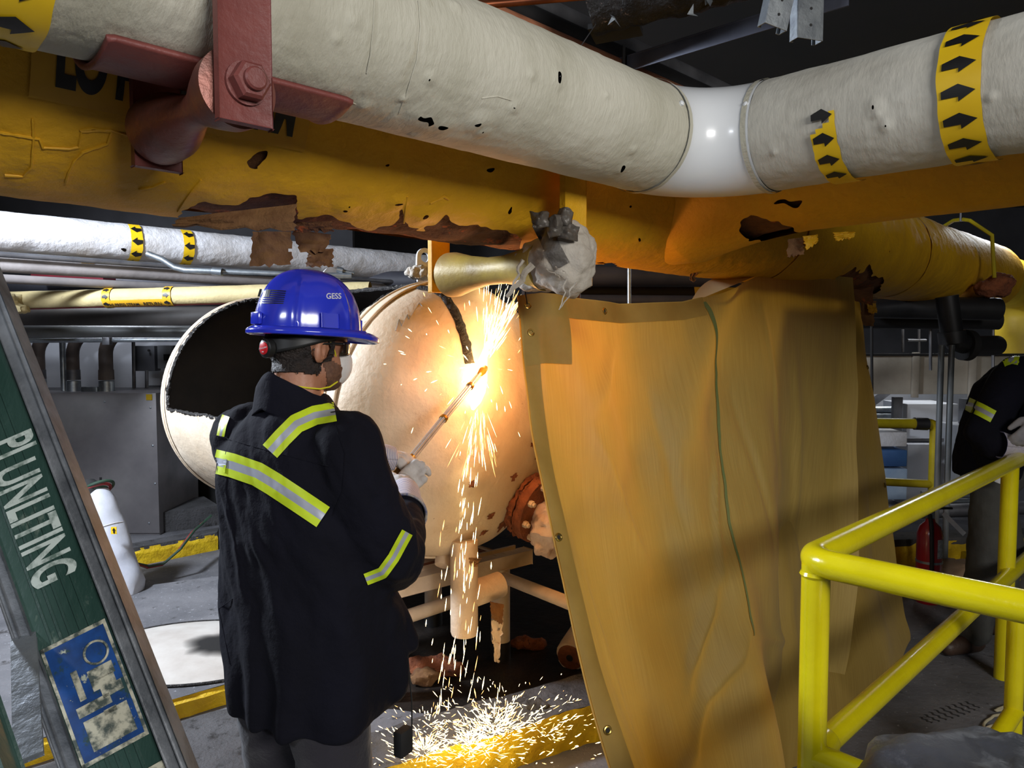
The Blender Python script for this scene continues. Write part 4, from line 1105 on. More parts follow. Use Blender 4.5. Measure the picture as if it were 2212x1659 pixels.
# lettering down the rail
m_wpaint = M('white_stencil_paint', S(190, 202, 198), S(96, 116, 108), 70, .7, ramp=(.48, .66))
def lmap(s0): return lambda x, y: lpt(s0-x, y, .0022)
for body, px, py, sz in (('PI', 25, 965, .040), ('UNLITING', 72, 1130, .040)):
    c = CAM+ray(px, py)*((la-CAM).dot(ldn)/ray(px, py).dot(ldn)); s0 = (c-la).dot(ldv); x0 = (c-la).dot(wdir)
    bt = TEXT(body, sz, lambda x, y, s0=s0, x0=x0: lpt(s0-x*1.0, x0+y*1.5, .0022), sx=.74, bold=.0010)
    obj('lettering', bt, m_wpaint, ld)
# stickers
def lcoord(px, py):
    r = ray(px, py); q = CAM+r*((la-CAM).dot(ldn)/r.dot(ldn)); return (q-la).dot(ldv), (q-la).dot(wdir)
m_blue = M('scratched_blue_sticker', S(30, 78, 150), S(22, 52, 100), 30, .45, spots=(26, .56, S(40, 66, 66), .06), spots2=(60, .62, S(170, 176, 160), .03))
m_stw = M('worn_white_print', S(186, 184, 166), S(70, 80, 76), 90, .6, ramp=(.42, .6))
s0, x0 = lcoord(175, 1362); s1, x1 = lcoord(262, 1618)
sx0, sx1 = -.034, .030
st_ = lbox('sticker', s1, s0, sx0, sx1, .0012, .0018, m_blue, bev=0)
for (a0, a1, b0, b1) in ((s1, s1+.004, sx0, sx1), (s0-.004, s0, sx0, sx1), (s1, s0, sx0, sx0+.003), (s1, s0, sx1-.003, sx1)):
    lbox('sticker_border', a0, a1, b0, b1, .0018, .0022, m_stw, st_, 0)
H_ = s0-s1
ring = TUBE([lpt(s0-.22*H_, .012, .0022)+(ldv*math.cos(2*PI*i/24)+wdir*math.sin(2*PI*i/24))*.011 for i in range(25)], .0012, 6, False)
obj('printed_ring', ring, m_stw, st_)
for (u, x0_, x1_, h_) in ((.40, -.016, -.010, .030), (.38, -.002, .022, .012), (.46, -.002, .020, .010), (.54, .004, .024, .010), (.60, -.022, .010, .010), (.69, .0, .012, .005), (.80, -.020, .022, .030)):
    lbox('printed_block', s0-u*H_-h_/2, s0-u*H_+h_/2, x0_, x1_, .0018, .0023, m_stw, st_, 0)
s2, _ = lcoord(330, 1640)
lbox('sticker', s2-.16, s2-.005, -.02, .034, .0012, .0018, m_stw, bev=0)
# rear rail, spreader and cross member
ra, rbb = W(-190, 1420, .56), W(-40, 1900, .50)
rv = (rbb-ra).normalized()
obj('rear_rail', BOX((ra+rbb)/2+rv*.3, (.075, .03, 2.0), ((V(1, .1, 0)-rv*rv.x).normalized(), rv.cross((V(1, .1, 0)-rv*rv.x).normalized()), rv), .003), m_fg, ld)
sa, sb = W(50, 1345, .74), W(62, 1640, .60)
spv = (sb-sa).normalized()
obj('spreader', BOX((sa+sb)/2, (.020, .004, (sb-sa).length), ((V(1, 0, 0)-spv*spv.x).normalized(), spv.cross((V(1, 0, 0)-spv*spv.x).normalized()), spv), .001), m_alu, ld)
obj('pivot_bolt', LATHE([(0, .008), (.006, .008), (.009, .004)], sa, -FW, 12), m_dsteel, ld)
# ================= dark sheet over a drum, bottom right
m_tarp = M('dark_grey_sheeting', S(74, 76, 84), S(52, 54, 60), 5, .38, bump=.4, bscale=30, spots=(8, .6, S(104, 106, 114), .12))
tc_ = V(.93, 1.30, 0)
def tarp(u, v):
    a = 2*PI*u; k = 1-v
    if v < .6: r_ = .31-.02*v; z = v/.6*.80
    else:
        e = (v-.6)/.4; r_ = .295*math.cos(e*PI/2)**.7 if e < 1 else 0; z = .80+.05*math.sin(e*PI/2)
    p = V(tc_.x+r_*math.cos(a), tc_.y+r_*math.sin(a)*.85, z)
    nn = V(math.cos(a), math.sin(a), 0)
    return p+nn*(.02*math.sin(a*9+3*v)*(v < .7)+.03*fbm(p, 4, 5))+V(0, 0, .035*fbm(p, 5, 9)*(v > .5))
tag(obj('sheeted_drum', grid(tarp, 90, 60, True), m_tarp), 'lumpy dark grey plastic sheeting bundle at the bottom right corner', 'sheeting')
# ================= pipes behind on the left (all run parallel to the big yellow pipe unless noted)
def cylfit(e1, e2, r, D=AD):
    n = Vector((-D.y, D.x, 0)); a = []
    for e in (e1, e2):
        q = ray(*e); a.append(math.atan2(q.z, q.dot(n)))
    m_ = sum(a)/2; h = abs(a[0]-a[1])/2; d = r/math.sin(h)
    return n*(d*math.cos(m_))+V(0, 0, HC+d*math.sin(m_))
m_wold = M('old_white_canvas', S(212, 212, 216), S(188, 184, 182), 4, .7, bump=.6, bscale=30, spots=(26, .735, S(70, 64, 60), .02))
PL1 = Pipe(cylfit((0, 455), (0, 543), .125), AD, .125)
tA, tB = PL1.ax(-350), PL1.ax(960)
b1 = empty('white_background_pipe', PL1.p0+AD*tA, 'brightly lit white pipe with arrow bands at upper left behind', 'pipe')
mk1, lf1 = poke(PL1, [(270, 540, .03), (285, 552, .02), (50, 520, .012), (440, 530, .012), (160, 522, .008)])
obj('canvas_wrap', PL1.surf(tA, tB, int((tB-tA)/.02), 100, lambda t, th: .004*fbm((t, math.cos(th)*.2, math.sin(th)*.2), 9, 3)+lf1(t, th), mk1), m_wold, b1)
obj('insulation_core', PL1.surf(tA, tB, 30, 30, None, None, .114), MATS['dark_insulation'], b1)
for x, y, th0 in ((296, 530, -1.3), (408, 520, -1.3)):
    t_, h_ = PL1.hit(x, y); band(PL1, t_, .075, -PI*.55, PI*.35, -1, b1, alen=.07, awid=.05, step=.085, off=.007)
m_gw = M('grey_white_pipe', S(146, 140, 138), S(124, 118, 116), 4, .65, bump=.2, bscale=30)
def simple(name, label, e1, e2, r, x0, x1, mat, D=AD, cat='pipe', n=26):
    P_ = Pipe(cylfit(e1, e2, r, D), D, r)
    o = obj(name, TUBE([P_.p0+D*P_.ax(x0), P_.p0+D*P_.ax(x1)], r, n), mat); tag(o, label, cat); return P_, o
P2, o2 = simple('grey_background_pipe', 'grey-white pipe with a single arrow tag below the lit white pipe', (0, 556), (0, 588), .045, -300, 1000, m_gw)
t_, h_ = P2.hit(188, 566); tg = obj('arrow_tag', P2.surf(t_-.04, t_+.04, 4, 8, lambda t, th: .003, None, None, h_-.4, h_+.5), m_yeltag, o2)
bm = bmesh.new(); POLY(bm, arrow(.055, .03, 0, 0, -1), P2.wrap(t_, h_+.05, .006), .02); obj('arrow', bm, m_ink, tg)
simple('thin_grey_pipe', 'thin grey pipe just beneath the tagged grey-white pipe', (0, 592), (0, 612), .028, -300, 1000, M('dim_grey_pipe', S(120, 114, 112), S(96, 92, 92), 4, .6))
simple('grey_conduit_run', 'slim dark conduit under the white background pipe', (0, 543), (0, 556), .018, -300, 900, m_dsteel)
# galvanised conduit with a bend
cd = [W(318, 548, 4.2), W(350, 560, 4.2), W(378, 578, 4.2), W(400, 584, 4.2), W(430, 585, 4.2), W(600, 592, 4.25), W(760, 596, 4.3)]
co = empty('bent_conduit', cd[0], 'bent galvanised conduit with coupling above the hard hat', 'conduit')
obj('tube', TUBE(cd, .017, 16), m_steel, co)
obj('coupling', TUBE([W(459, 586, 4.2), W(480, 588, 4.2)], .022, 16), m_steel, co)
# red and yellow obscured things
tag(obj('red_beam', BOX(W(160, 601, 6.3), (.60, .2, .055)), M('red_paint', S(150, 40, 56), S(120, 30, 44), 4, .5), smooth=False), 'dull red beam glimpsed between the left background pipes', 'beam')
P3, o3 = simple('dull_yellow_pipe', 'dim yellowish pipe crossing above the labelled return pipe', (560, 592), (560, 606), .045, 380, 760, m_railold, V(.98, .2, 0).normalized())
# labelled return pipe
PR_, LR_ = face_cam_pipe(-60, 652, 5.0, 800, 628, 4.9, .060)
rp = empty('labelled_return_pipe', PR_.p0, 'cream pipe lettered with return label and two arrow bands at left', 'pipe')
m_crm = M('dirty_cream_canvas', S(184, 168, 122), S(162, 146, 106), 4, .7, bump=.4, bscale=40, spots=(10, .68, S(140, 120, 86), .08))
obj('canvas_wrap', PR_.surf(0, LR_, 180, 50, lambda t, th: .002*nz((t*8, th, 1))), m_crm, rp)
obj('red_underside', PR_.surf(.1, LR_, 60, 6, lambda t, th: .0035, None, None, -1.75, -1.15), M('crimson_stain', S(140, 44, 60), S(160, 90, 90), 6, .7), rp)
for x in (228, 360):
    t_, h_ = PR_.hit(x, 645); band(PR_, t_, .055, -PI*.6, PI*.5, 1, rp, alen=.042, awid=.03, step=.046, off=.006, matb=m_yeltag)
ta_, ha_ = PR_.hit(296, 654); 
lp = obj('label_strip', PR_.surf(ta_-.19, ta_+.18, 20, 8, lambda t, th: .005, None, None, -1.25, -.32), m_yeltag, rp)
for s_, x_, z_ in (('HI PRESS STEAM', -.085, .036), ('RETURN', .105, .042)):
    obj('lettering', TEXT(s_, z_, lambda x, y, x_=x_: PR_.P(ta_+x_+x, -.86+y/.066, .0685), L=.02, sx=.78, bold=.0008), m_ink, lp)
# bracket on that pipe
bk = remesh(box(box(bmesh.new(), W(22, 655, 4.9), (.12, .1, .11)), W(40, 668, 4.88), (.10, .1, .05)), .012, 1)
for v in bk.verts: v.co += v.normal*.015*fbm(v.co, 18, 2)
tag(obj('lagging_clump', bk, m_crm), 'broken lagging clump at the left end of the return pipe', 'lagging')
# big dim ducts
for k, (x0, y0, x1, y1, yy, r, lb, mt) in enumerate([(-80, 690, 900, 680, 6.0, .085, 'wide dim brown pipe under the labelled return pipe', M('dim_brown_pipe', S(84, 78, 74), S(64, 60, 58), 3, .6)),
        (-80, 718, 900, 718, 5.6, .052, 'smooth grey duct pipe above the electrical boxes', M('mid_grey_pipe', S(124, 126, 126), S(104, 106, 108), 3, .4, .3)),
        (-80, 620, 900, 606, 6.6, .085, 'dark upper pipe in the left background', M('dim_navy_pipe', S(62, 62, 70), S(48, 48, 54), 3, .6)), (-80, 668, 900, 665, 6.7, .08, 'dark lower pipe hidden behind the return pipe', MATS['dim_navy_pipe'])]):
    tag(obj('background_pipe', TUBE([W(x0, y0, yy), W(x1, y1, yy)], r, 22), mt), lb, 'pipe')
gcp = empty('clamped_conduit', W(0, 735, 5.4), 'shiny galvanised conduit with clamp running level at left', 'conduit')
obj('tube', TUBE([W(-80, 737, 5.4), W(900, 730, 5.4)], .017, 14), m_steel, gcp)
obj('clamp', BOX(W(232, 737, 5.38), (.055, .05, .055), None, .006), m_dsteel, gcp)
# steel cabinet with three elbows entering it
cb = empty('steel_cabinet', G(220, 1148), 'brushed steel cabinet with yellow tag at left behind the ladder', 'cabinet')
yc = 6.3
c00, c10, c11, c01 = W(60, 1150, yc), W(345, 1143, yc), W(331, 849, yc), W(60, 862, yc)
m_cab = M('brushed_steel_sheet', S(138, 134, 134), S(118, 114, 116), 2.2, .4, .5, spots=(9, .66, S(108, 102, 102), .2))
cx0, cx1, czt = c00.x, c10.x, c11.z
obj('body', BOX(((cx0+cx1)/2-.2, yc+.4, czt/2), (cx1-cx0+.4, .8, czt), None, .004), M('cabinet_side', S(130, 126, 128), S(110, 108, 110), 4, .45, .4), cb)
obj('front_panel', BOX(((cx0+cx1)/2-.2, yc-.008, czt/2+.01), (cx1-cx0+.41, .012, czt-.02), None, .002), m_cab, cb)
for x, y in ((103, 880), (325, 881), (330, 963), (335, 1045), (322, 1130), (226, 868), (140, 1130)):
    obj('screw', LATHE([(0, .009), (.004, .008), (.006, .003)], V(W(x, y, yc-.014).x, yc-.014, W(x, y, yc-.014).z), V(0, -1, 0), 10), m_steel, cb)
obj('yellow_tag', BOX(W(322, 858, yc-.02), (.05, .004, .05)), m_yelband, cb, smooth=False)
obj('slot', BOX(W(218, 1050, yc-.016), (.02, .004, .15)), m_black, cb, smooth=False)
m_brn = M('brown_pipe', S(96, 84, 76), S(72, 62, 58), 5, .6, spots=(16, .66, S(120, 110, 104), .08))
for k, (x, yt, yb_, r, bx, lab) in enumerate([(85, 740, 862, .055, 40, 'leftmost brown elbow pipe entering the steel cabinet'), (160, 740, 862, .052, 35, 'middle brown elbow pipe entering the steel cabinet'), (231, 740, 856, .058, 30, 'rightmost brown elbow pipe entering the steel cabinet')]):
    e = empty('elbow_pipe', W(x, yb_, yc+.2), lab, 'pipe', 'elbow pipes on the steel cabinet')
    p0_ = V(W(x, yb_, yc+.25).x, yc+.25, czt); p1_ = p0_+V(0, 0, .52); p2_ = p1_+V(.35, .5, .06)
    obj('pipe', TUBE(arc(p0_+V(0, 0, .10), p1_, p2_, .22, 8), r, 20), m_brn, e)
    obj('sleeve', LATHE([(0, r+.008), (.09 if k else .11, r+.006), (.092, r+.002)], p0_, ZV, 24), m_steel, e)
    obj('upper_sleeve', LATHE([(.10, r+.006), (.19, r+.004)], p0_, ZV, 24), m_dsteel if k < 2 else m_brn, e)
tag(obj('steel_riser', TUBE([V(W(137, 800, yc+.3).x, yc+.3, czt), V(W(137, 800, yc+.3).x, yc+.3, czt+.75)], .026, 14), m_steel), 'thin bright steel riser between the cabinet elbows', 'pipe')
tag(obj('foil_packet', BOX(W(196, 846, yc+.2), (.14, .06, .09), None, .008), m_steel), 'crumpled foil packet on top of the steel cabinet', 'packet')
tag(obj('wall_conduit', TUBE([W(288, 735, 7.0), W(290, 850, 7.0)], .016, 10), m_dsteel), 'vertical conduit on the white partition left of the boxes', 'conduit')
tag(obj('wall_conduit', TUBE([W(317, 800, 7.0), W(317, 860, 7.0)], .016, 10), m_dsteel), 'short conduit below the electrical boxes', 'conduit')
m_ebox = M('grey_enclosure', S(96, 98, 104), S(84, 86, 92), 3, .5)
eb = empty('breaker_box', W(318, 802, 7.1), 'square grey electrical enclosure on the white partition', 'electrical box')
obj('enclosure', BOX(W(317, 774, 7.1), (.21, .12, .24), None, .006), m_ebox, eb); obj('latch', LATHE([(0, .012), (.01, .012)], W(322, 757, 7.03), V(0, -1, 0), 10), m_black, eb)
eb = empty('switch_box', W(362, 802, 7.1), 'narrow grey switch box beside the square enclosure', 'electrical box')
obj('enclosure', BOX(W(361, 771, 7.1), (.13, .12, .22), None, .006), M('pale_enclosure', S(122, 124, 128), S(110, 112, 116), 3, .5), eb)
obj('cover', BOX(W(360, 772, 7.03), (.055, .01, .06)), m_black, eb, smooth=False)
tag(obj('switchgear', BOX(W(395, 778, 7.15), (.16, .1, .28)), m_black, smooth=False), 'dark panel at the end of the electrical boxes', 'panel')
# white wrapped pipe standing askew with hose coil
wb = empty('wrapped_pipe_stub', G(262, 1300), 'white plastic-wrapped pipe stub standing askew in front of the cabinet', 'pipe')
m_wwrap = M('white_plastic_wrap', S(192, 194, 202), S(172, 174, 184), 5, .35, bump=.35, bscale=14, spots=(30, .72, S(130, 128, 130), .02))
pa, pb_ = W(268, 1262, 4.62), W(212, 1085, 4.75)
bm = bmesh.new(); n = 26; pth = [pb_.lerp(pa, i/n) for i in range(n+1)]
bm = TUBE([pb_+V(-.03, .05, .05)]+pth+[pa+V(.005, -.01, -.05), pa+V(.006, -.01, -.085), pa+V(.006, -.01, -.098)], [.07]+[.105+.012*i/n for i in range(n+1)]+[.112, .085, .02], 40)
for v in bm.verts:
    v.co += V(nz(v.co, 9), nz(v.co, 9, 2), nz(v.co, 9, 4))*.012
    v.co.z = max(v.co.z, .004)
wbo = obj('wrapping', bm, m_wwrap, wb)
obj('tape_line', TUBE([pb_.lerp(pa, .33)+(Matrix.Rotation(2*PI*i/30, 3, (pa-pb_).normalized()) @ (frame(pa-pb_)[1]*.112)) for i in range(31)], .004, 6, False), m_wold, wb)
obj('arrow_tag', BOX(W(246, 1146, 4.55), (.035, .004, .045)), m_yelband, wb, smooth=False)
bm = bmesh.new(); POLY(bm, [(y, x) for x, y in arrow(.034, .024)], lambda x, y: W(246, 1146, 4.545)+V(x, 0, y), .05); obj('arrow', bm, m_ink, wb)
m_rh, m_gh = M('red_hose', S(150, 44, 44), S(120, 34, 36), 6, .5), M('green_hose', S(46, 74, 56), S(36, 60, 46), 6, .5)
hc = empty('hose_coil', W(190, 1075, 4.75), 'red and green twin hose coiled over the wrapped pipe stub', 'hose')
cc = W(190, 1075, 4.8)
for k in range(5):
    obj('hose_loop', TUBE([cc+V(.11*math.cos(a)+.02*k-.03, .09*math.sin(a), .02*k-.03+.07*math.cos(a+.6)) for a in [2*PI*i/24 for i in range(25)]], .010, 8, False), m_rh if k % 2 else m_gh, hc)
obj('regulator', LATHE([(0, .02), (.02, .06), (.1, .062), (.13, .03)], cc+V(.05, -.06, .0), V(-.2, .3, 1), 18), m_black, hc)
for k, m_ in enumerate((m_rh, m_gh)):
    pts = [W(450+6*k, 1118-4*k, 5.55), W(415+5*k, 1150-4*k, 5.4), W(385+5*k, 1190-4*k, 5.1), W(350+4*k, 1220-3*k, 5.02), W(318+4*k, 1226-3*k, 4.98), W(285, 1215, 5.1)]
    for q in pts: q.z = max(q.z, .012)
    tag(obj('floor_hose', TUBE([pts[0].lerp(pts[1], .5)]+[p for p in pts], .009, 8), m_), ('red' if k == 0 else 'green')+' hose trailing down from the far yellow kerb', 'hose')
tag(obj('dark_block', BOX(W(395, 1115, 6.7), (.5, .5, .22), (V(.8, .6, 0), V(-.6, .8, 0), ZV)), m_dconc, smooth=False), 'dark concrete block right of the steel cabinet', 'block')
# cut-out plate lying on the pad
plc = G(420, 1405, .09)
m_plate = M('heat_marked_plate', S(192, 187, 180), S(172, 164, 156), 5, .5, spots=(18, .73, S(150, 84, 54), .02))
def lid(u, v):
    a = 2*PI*u; r_ = .50*v; return V(plc.x+r_*math.cos(a)*1.08, plc.y+r_*math.sin(a)*.8, .092+.055*(1-v*v))
pl = empty('cut_plate', plc, 'curved white cut-out plate with black scorch lying on the pad', 'plate')
obj('plate', grid(lid, 60, 16, True), m_plate, pl)
obj('cut_rim', TUBE([lid(i/60, 1) for i in range(61)], .007, 6, False), m_slag, pl)
def scorch(u, v):
    a = 2*PI*u; c = G(470, 1395, .13); r_ = .15*v*(1+.35*nz((math.cos(a), math.sin(a), 2), 2)); x, y = c.x+r_*math.cos(a)*1.2, c.y+r_*math.sin(a)
    rr = math.sqrt(((x-plc.x)/1.08)**2+((y-plc.y)/.8)**2)/.5; return V(x, y, .0935+.055*(1-min(1, rr*rr)))
m_sc = bpy.data.materials.new('scorch'); m_sc.use_nodes = True
_n = m_sc.node_tree; _b = _n.nodes['Principled BSDF']; _b.inputs['Base Color'].default_value = (*S(22, 20, 19), 1); _b.inputs['Roughness'].default_value = .9
_t = _n.nodes.new('ShaderNodeUVMap'); 
vs, fs = grid(scorch, 40, 12, True)
me = bpy.data.meshes.new('scorch'); me.from_pydata([tuple(v) for v in vs], [], fs); uvl = me.uv_layers.new(name='UVMap')
for p in me.polygons:
    for li in p.loop_indices: uvl.data[li].uv = ((me.loops[li].vertex_index//40)/12, .5)
_s = _n.nodes.new('ShaderNodeSeparateXYZ'); _n.links.new(_t.outputs[0], _s.inputs[0])
_m = _n.nodes.new('ShaderNodeMapRange'); _m.inputs[1].default_value = .45; _m.inputs[2].default_value = 1; _m.inputs[3].default_value = 1; _m.inputs[4].default_value = 0
_n.links.new(_s.outputs[0], _m.inputs[0]); _n.links.new(_m.outputs[0], _b.inputs['Alpha'])
obj('scorch', me, m_sc, pl)
# ================= ceiling clutter
ck = [('brown_ceiling_pipe', (1080, 40), (1330, 152), 3.4, .045, M('flame_light_tint', S(206, 140, 104), S(150, 92, 66), 4, .5), 'pipe coloured as if lit orange by the torch, running close behind the top of the white pipe'), ('dark_ceiling_pipe', (1110, 22), (1400, 160), 3.6, .05, m_blackpipe, 'dark pipe beside the orange-tinted ceiling pipe'), ('ceiling_pipe', (1150, 8), (1560, 205), 3.9, .05, m_dsteel, 'grey ceiling pipe behind the dark pipes')]  # first pipe: orange torch light is put into its base colour
def along(px, py, z):  # point at height z
    r = ray(px, py); return CAM+r*((z-HC)/r.z)
for k, (nm, a, b_, z_, r, mt, lb) in enumerate(ck):
    q = along(a[0], a[1], 2.95+.08*k); 
    tag(obj(nm, TUBE([q-AD*2.2, q+AD*3.2], r, 20), mt), lb, 'pipe')
q = along(1150, 10, 2.75); tag(obj('copper_pipe', TUBE([q+V(-.55, -.1, -.03), q+V(-.15, 0, .0), q+V(.2, 0, .03), q+V(.6, -.1, .05)], .013, 12), m_copper), 'bent copper pipe at the top edge above the white pipe', 'pipe')
# black foil wrapped duct
fd = empty('foil_wrapped_duct', along(1380, 20, 3.1), 'black foil-wrapped pipe with silver rips under the ceiling', 'duct')
fa = along(1280, 15, 2.95); fb_ = fa+V(.75, -.28, .06)
bm = TUBE([fa.lerp(fb_, i/30) for i in range(31)], [.10+.008*nz((i*.9, 2, 3)) for i in range(31)], 36)
for v in bm.verts: v.co += V(nz(v.co, 22), nz(v.co, 22, 3), nz(v.co, 22, 6))*.012
m_foil = M('black_foil', S(40, 38, 38), S(24, 23, 24), 12, .3, .5, bump=1, bscale=40, spots=(28, .62, S(110, 92, 84), .04))
obj('foil_wrap', bm, m_foil, fd)
obj('duct_end', BOX(fa.lerp(fb_, .1)+V(.02, .06, -.08), (.2, .16, .02), (V(.9, -.3, .05), V(.3, .9, 0), ZV)), m_black, fd, smooth=False)
random.seed(11)
for k in range(7):
    c = fa.lerp(fb_, random.random())+V(random.uniform(-.05, .05), -.06, -.095-random.random()*.02); s_ = .02+.02*random.random()
    pl_ = [c+V(random.uniform(-s_, s_), random.uniform(-.01, .01), random.uniform(-s_, s_)) for i in range(4)]
    obj('silver_rip', (pl_, [(0, 1, 2), (0, 2, 3)]), m_steel, fd, smooth=False)
q = along(1205, 150, 2.44); obj('hanging_wire', TUBE([PW.P(*PW.hit(1210, 165)), along(1285, 55, 2.85), along(1320, 0, 3.1)], .0016, 5), m_dsteel, fd)
# steel angle beam + strut channels
ba, bb = along(1350, 140, 2.95), along(1660, 45, 2.95)
bdv = (bb-ba).normalized(); bsn = V(-bdv.y, bdv.x, 0)
bo = empty('steel_angle_beam', ba, 'dark steel angle beam under the black ceiling', 'beam')
obj('web', BOX((ba+bb)/2+V(0, 0, .0), ((bb-ba).length*1.9, .008, .07), (bdv, bsn, ZV), .001), M('blued_steel', S(86, 90, 104), S(62, 64, 76), 4, .45, .4), bo)
obj('flange', BOX((ba+bb)/2+V(0, 0, .035)+bsn*.03, ((bb-ba).length*1.9, .07, .008), (bdv, bsn, ZV), .001), MATS['blued_steel'], bo)
obj('hanger_clip', BOX(ba+V(-.01, -.02, .0), (.012, .03, .16)), m_blackpipe, bo, smooth=False)
def channel(name, lab, ptop, pbot, wid, dep, tilt):
    dv = (pbot-ptop).normalized(); sd2 = (V(math.cos(tilt), math.sin(tilt), 0)); sd2 = (sd2-dv*sd2.dot(dv)).normalized(); nn = dv.cross(sd2)
    c = (ptop+pbot)/2; L_ = (pbot-ptop).length; e = empty(name, pbot, lab, 'channel', 'cut strut channels hanging from the ceiling')
    obj('web', BOX(c, (wid, .003, L_), (sd2, nn, dv)), m_steel, e, smooth=False)
    for s_ in (-1, 1):
        obj('flange', BOX(c+sd2*s_*wid/2-nn*dep/2*1, (.003, dep, L_), (sd2, nn, dv)), m_steel, e, smooth=False)
        obj('lip', BOX(c+sd2*s_*(wid/2-.006)-nn*dep, (.012, .003, L_), (sd2, nn, dv)), m_steel, e, smooth=False)
    for k in (.35, .7): obj('hole', LATHE([(0, .005), (.001, .005)], ptop.lerp(pbot, .5+.5*k)+nn*.002, nn, 12), m_black, e)
ys = 2.5
channel('strut_channel', 'left cut galvanised strut channel hanging above the white elbow', W(1715, -120, ys), W(1676, 58, ys), .085, .04, .3)
channel('strut_channel', 'right cut galvanised strut channel hanging above the white elbow', W(1755, -120, ys+.06), W(1750, 85, ys+.06), .10, .04, .3)
# ================= background right
tag(obj('copper_riser', TUBE([W(1243, 590, 4.2), W(1243, 760, 4.2)], .030, 16), M('brown_riser', S(112, 66, 52), S(92, 54, 44), 4, .4)), 'brown vertical pipe behind the rag bundle', 'pipe')
bm = BOX(W(1258, 592, 4.1), (.10, .12, .14), None, .004)
tag(obj('white_valve_cover', bm, m_wold), 'white lagging box on the brown vertical pipe', 'lagging')
tag(obj('hanger_rod', TUBE([W(1359, 480, 4.4), W(1359, 760, 4.4)], .011, 10), m_steel), 'steel hanger rod seen over the blanket top edge', 'rod')
for k, (y, r, yy) in enumerate([(596, .075, 5.4), (628, .06, 5.6), (648, .04, 5.2), (612, .04, 5.8), (668, .06, 5.9)]):
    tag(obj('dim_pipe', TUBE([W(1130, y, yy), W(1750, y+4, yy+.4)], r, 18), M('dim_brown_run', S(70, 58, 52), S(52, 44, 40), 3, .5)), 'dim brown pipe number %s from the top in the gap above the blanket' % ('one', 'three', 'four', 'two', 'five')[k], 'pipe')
for k, (y0, y1, yy, r, lb) in enumerate([(662, 668, 5.6, .085, 'thick black pipe behind the ochre roller at right'), (690, 692, 5.9, .075, 'lower thick black pipe behind the ochre roller'), (625, 628, 6.2, .04, 'thin dark pipe above the thick black pipes at right')]):
    tag(obj('black_pipe', TUBE([W(1840, y0, yy), W(2156, y1, yy)], r, 22), m_blackpipe), lb, 'pipe')
bf = empty('black_drop_pipe', W(2062, 770, 5.0), 'black drop pipe with grooved flange coupling at right', 'pipe')
obj('pipe', TUBE([W(2045, 640, 5.0), W(2056, 720, 5.0), W(2066, 738, 5.0), W(2100, 748, 5.1), W(2152, 746, 5.3)], .070, 24), m_blackpipe, bf)
obj('coupling', LATHE([(-.02, .086), (.06, .086)], W(2056, 722, 5.0), V(.15, 0, -1), 28), m_blackpipe, bf)
obj('flange', LATHE([(0, .105), (.05, .105), (.052, .08)], W(2080, 745, 5.05), V(1, .2, -.1), 28), m_black, bf)
for k, x in enumerate((2034, 2056)):
    q_ = W(x, 745, 4.9); tag(obj('conduit_riser', TUBE([V(q_.x, q_.y, q_.z), V(q_.x, q_.y, 0)], .019, 14), M('grey_conduit', S(140, 144, 146), S(116, 120, 122), 3, .35, .25)), ('left' if k == 0 else 'right')+' of the two vertical grey conduits by the far rail', 'conduit', 'vertical conduits')
tag(obj('dark_rod', TUBE([W(1882, 600, 5.2), W(1884, 900, 5.2)], .010, 8), m_black), 'thin dark rod at the right edge of the blankets', 'rod')
for k, x in enumerate((2010, 2145)): tag(obj('hanger_rod', TUBE([W(x, 600, 6.0), W(x, 800, 6.0)], .012, 8), m_dsteel), ('first' if k == 0 else 'second')+' thin hanger rod in the dark right background', 'rod')
# beige duct
bdct = empty('beige_duct', W(1990, 860, 6.9), 'long beige rust-specked duct behind the conduits at right', 'duct')
m_dct = M('speckled_beige_duct', S(176, 168, 154), S(150, 142, 128), 3, .6, spots=(26, .71, S(84, 60, 44), .02))
obj('duct', BOX(W(2060, 808, 7.1), (1.9, .4, .36), None, .004), m_dct, bdct)
for x in (1977, 2100): obj('seam_strap', BOX(W(x, 810, 6.88), (.06, .03, .42), None, .003), m_dct, bdct)
obj('top_flange', BOX(W(2060, 766, 6.88), (1.9, .06, .02)), m_black, bdct, smooth=False)
# white housing and pale clutter
wh = empty('white_housing', W(1980, 1090, 7.6), 'tall white sheet-metal housing below the beige duct', 'housing')
obj('upper_box', BOX(W(1985, 905, 7.8), (.52, .5, .36), None, .006), m_wallw, wh)
obj('lower_box', BOX(W(1985, 1020, 7.7), (.52, .5, .66), None, .006), m_wallw, wh)
obj('seam', BOX(W(1985, 950, 7.42), (.54, .02, .03)), m_dsteel, wh, smooth=False)
obj('corner_post', BOX(W(1937, 900, 7.5), (.09, .05, .40)), m_dsteel, wh, smooth=False)
wh2 = tag(obj('grey_cabinet', BOX(W(2075, 1010, 7.4), (.34, .4, .9), None, .01), M('grey_cabinet_paint', S(150, 152, 156), S(130, 132, 136), 3, .5)), 'slanting grey cabinet between the conduits and the bending worker', 'cabinet')
m_pale = M('pale_blue_box', S(186, 206, 226), S(150, 176, 206), 3, .5)
for k, (x, y, sz, lb, mt) in enumerate([(1905, 1040, (.34, .3, .30), 'pale blue carton by the blanket edge', m_pale), (1905, 985, (.34, .3, .16), 'blue carton on top of the pale carton', M('mid_blue_box', S(70, 110, 160), S(56, 90, 140), 3, .5)), (1905, 945, (.34, .3, .14), 'white sack with green print on the cartons', m_wold)]):
    tag(obj('carton', BOX(W(x, y, 7.2), sz, None, .012), mt), lb, 'carton')
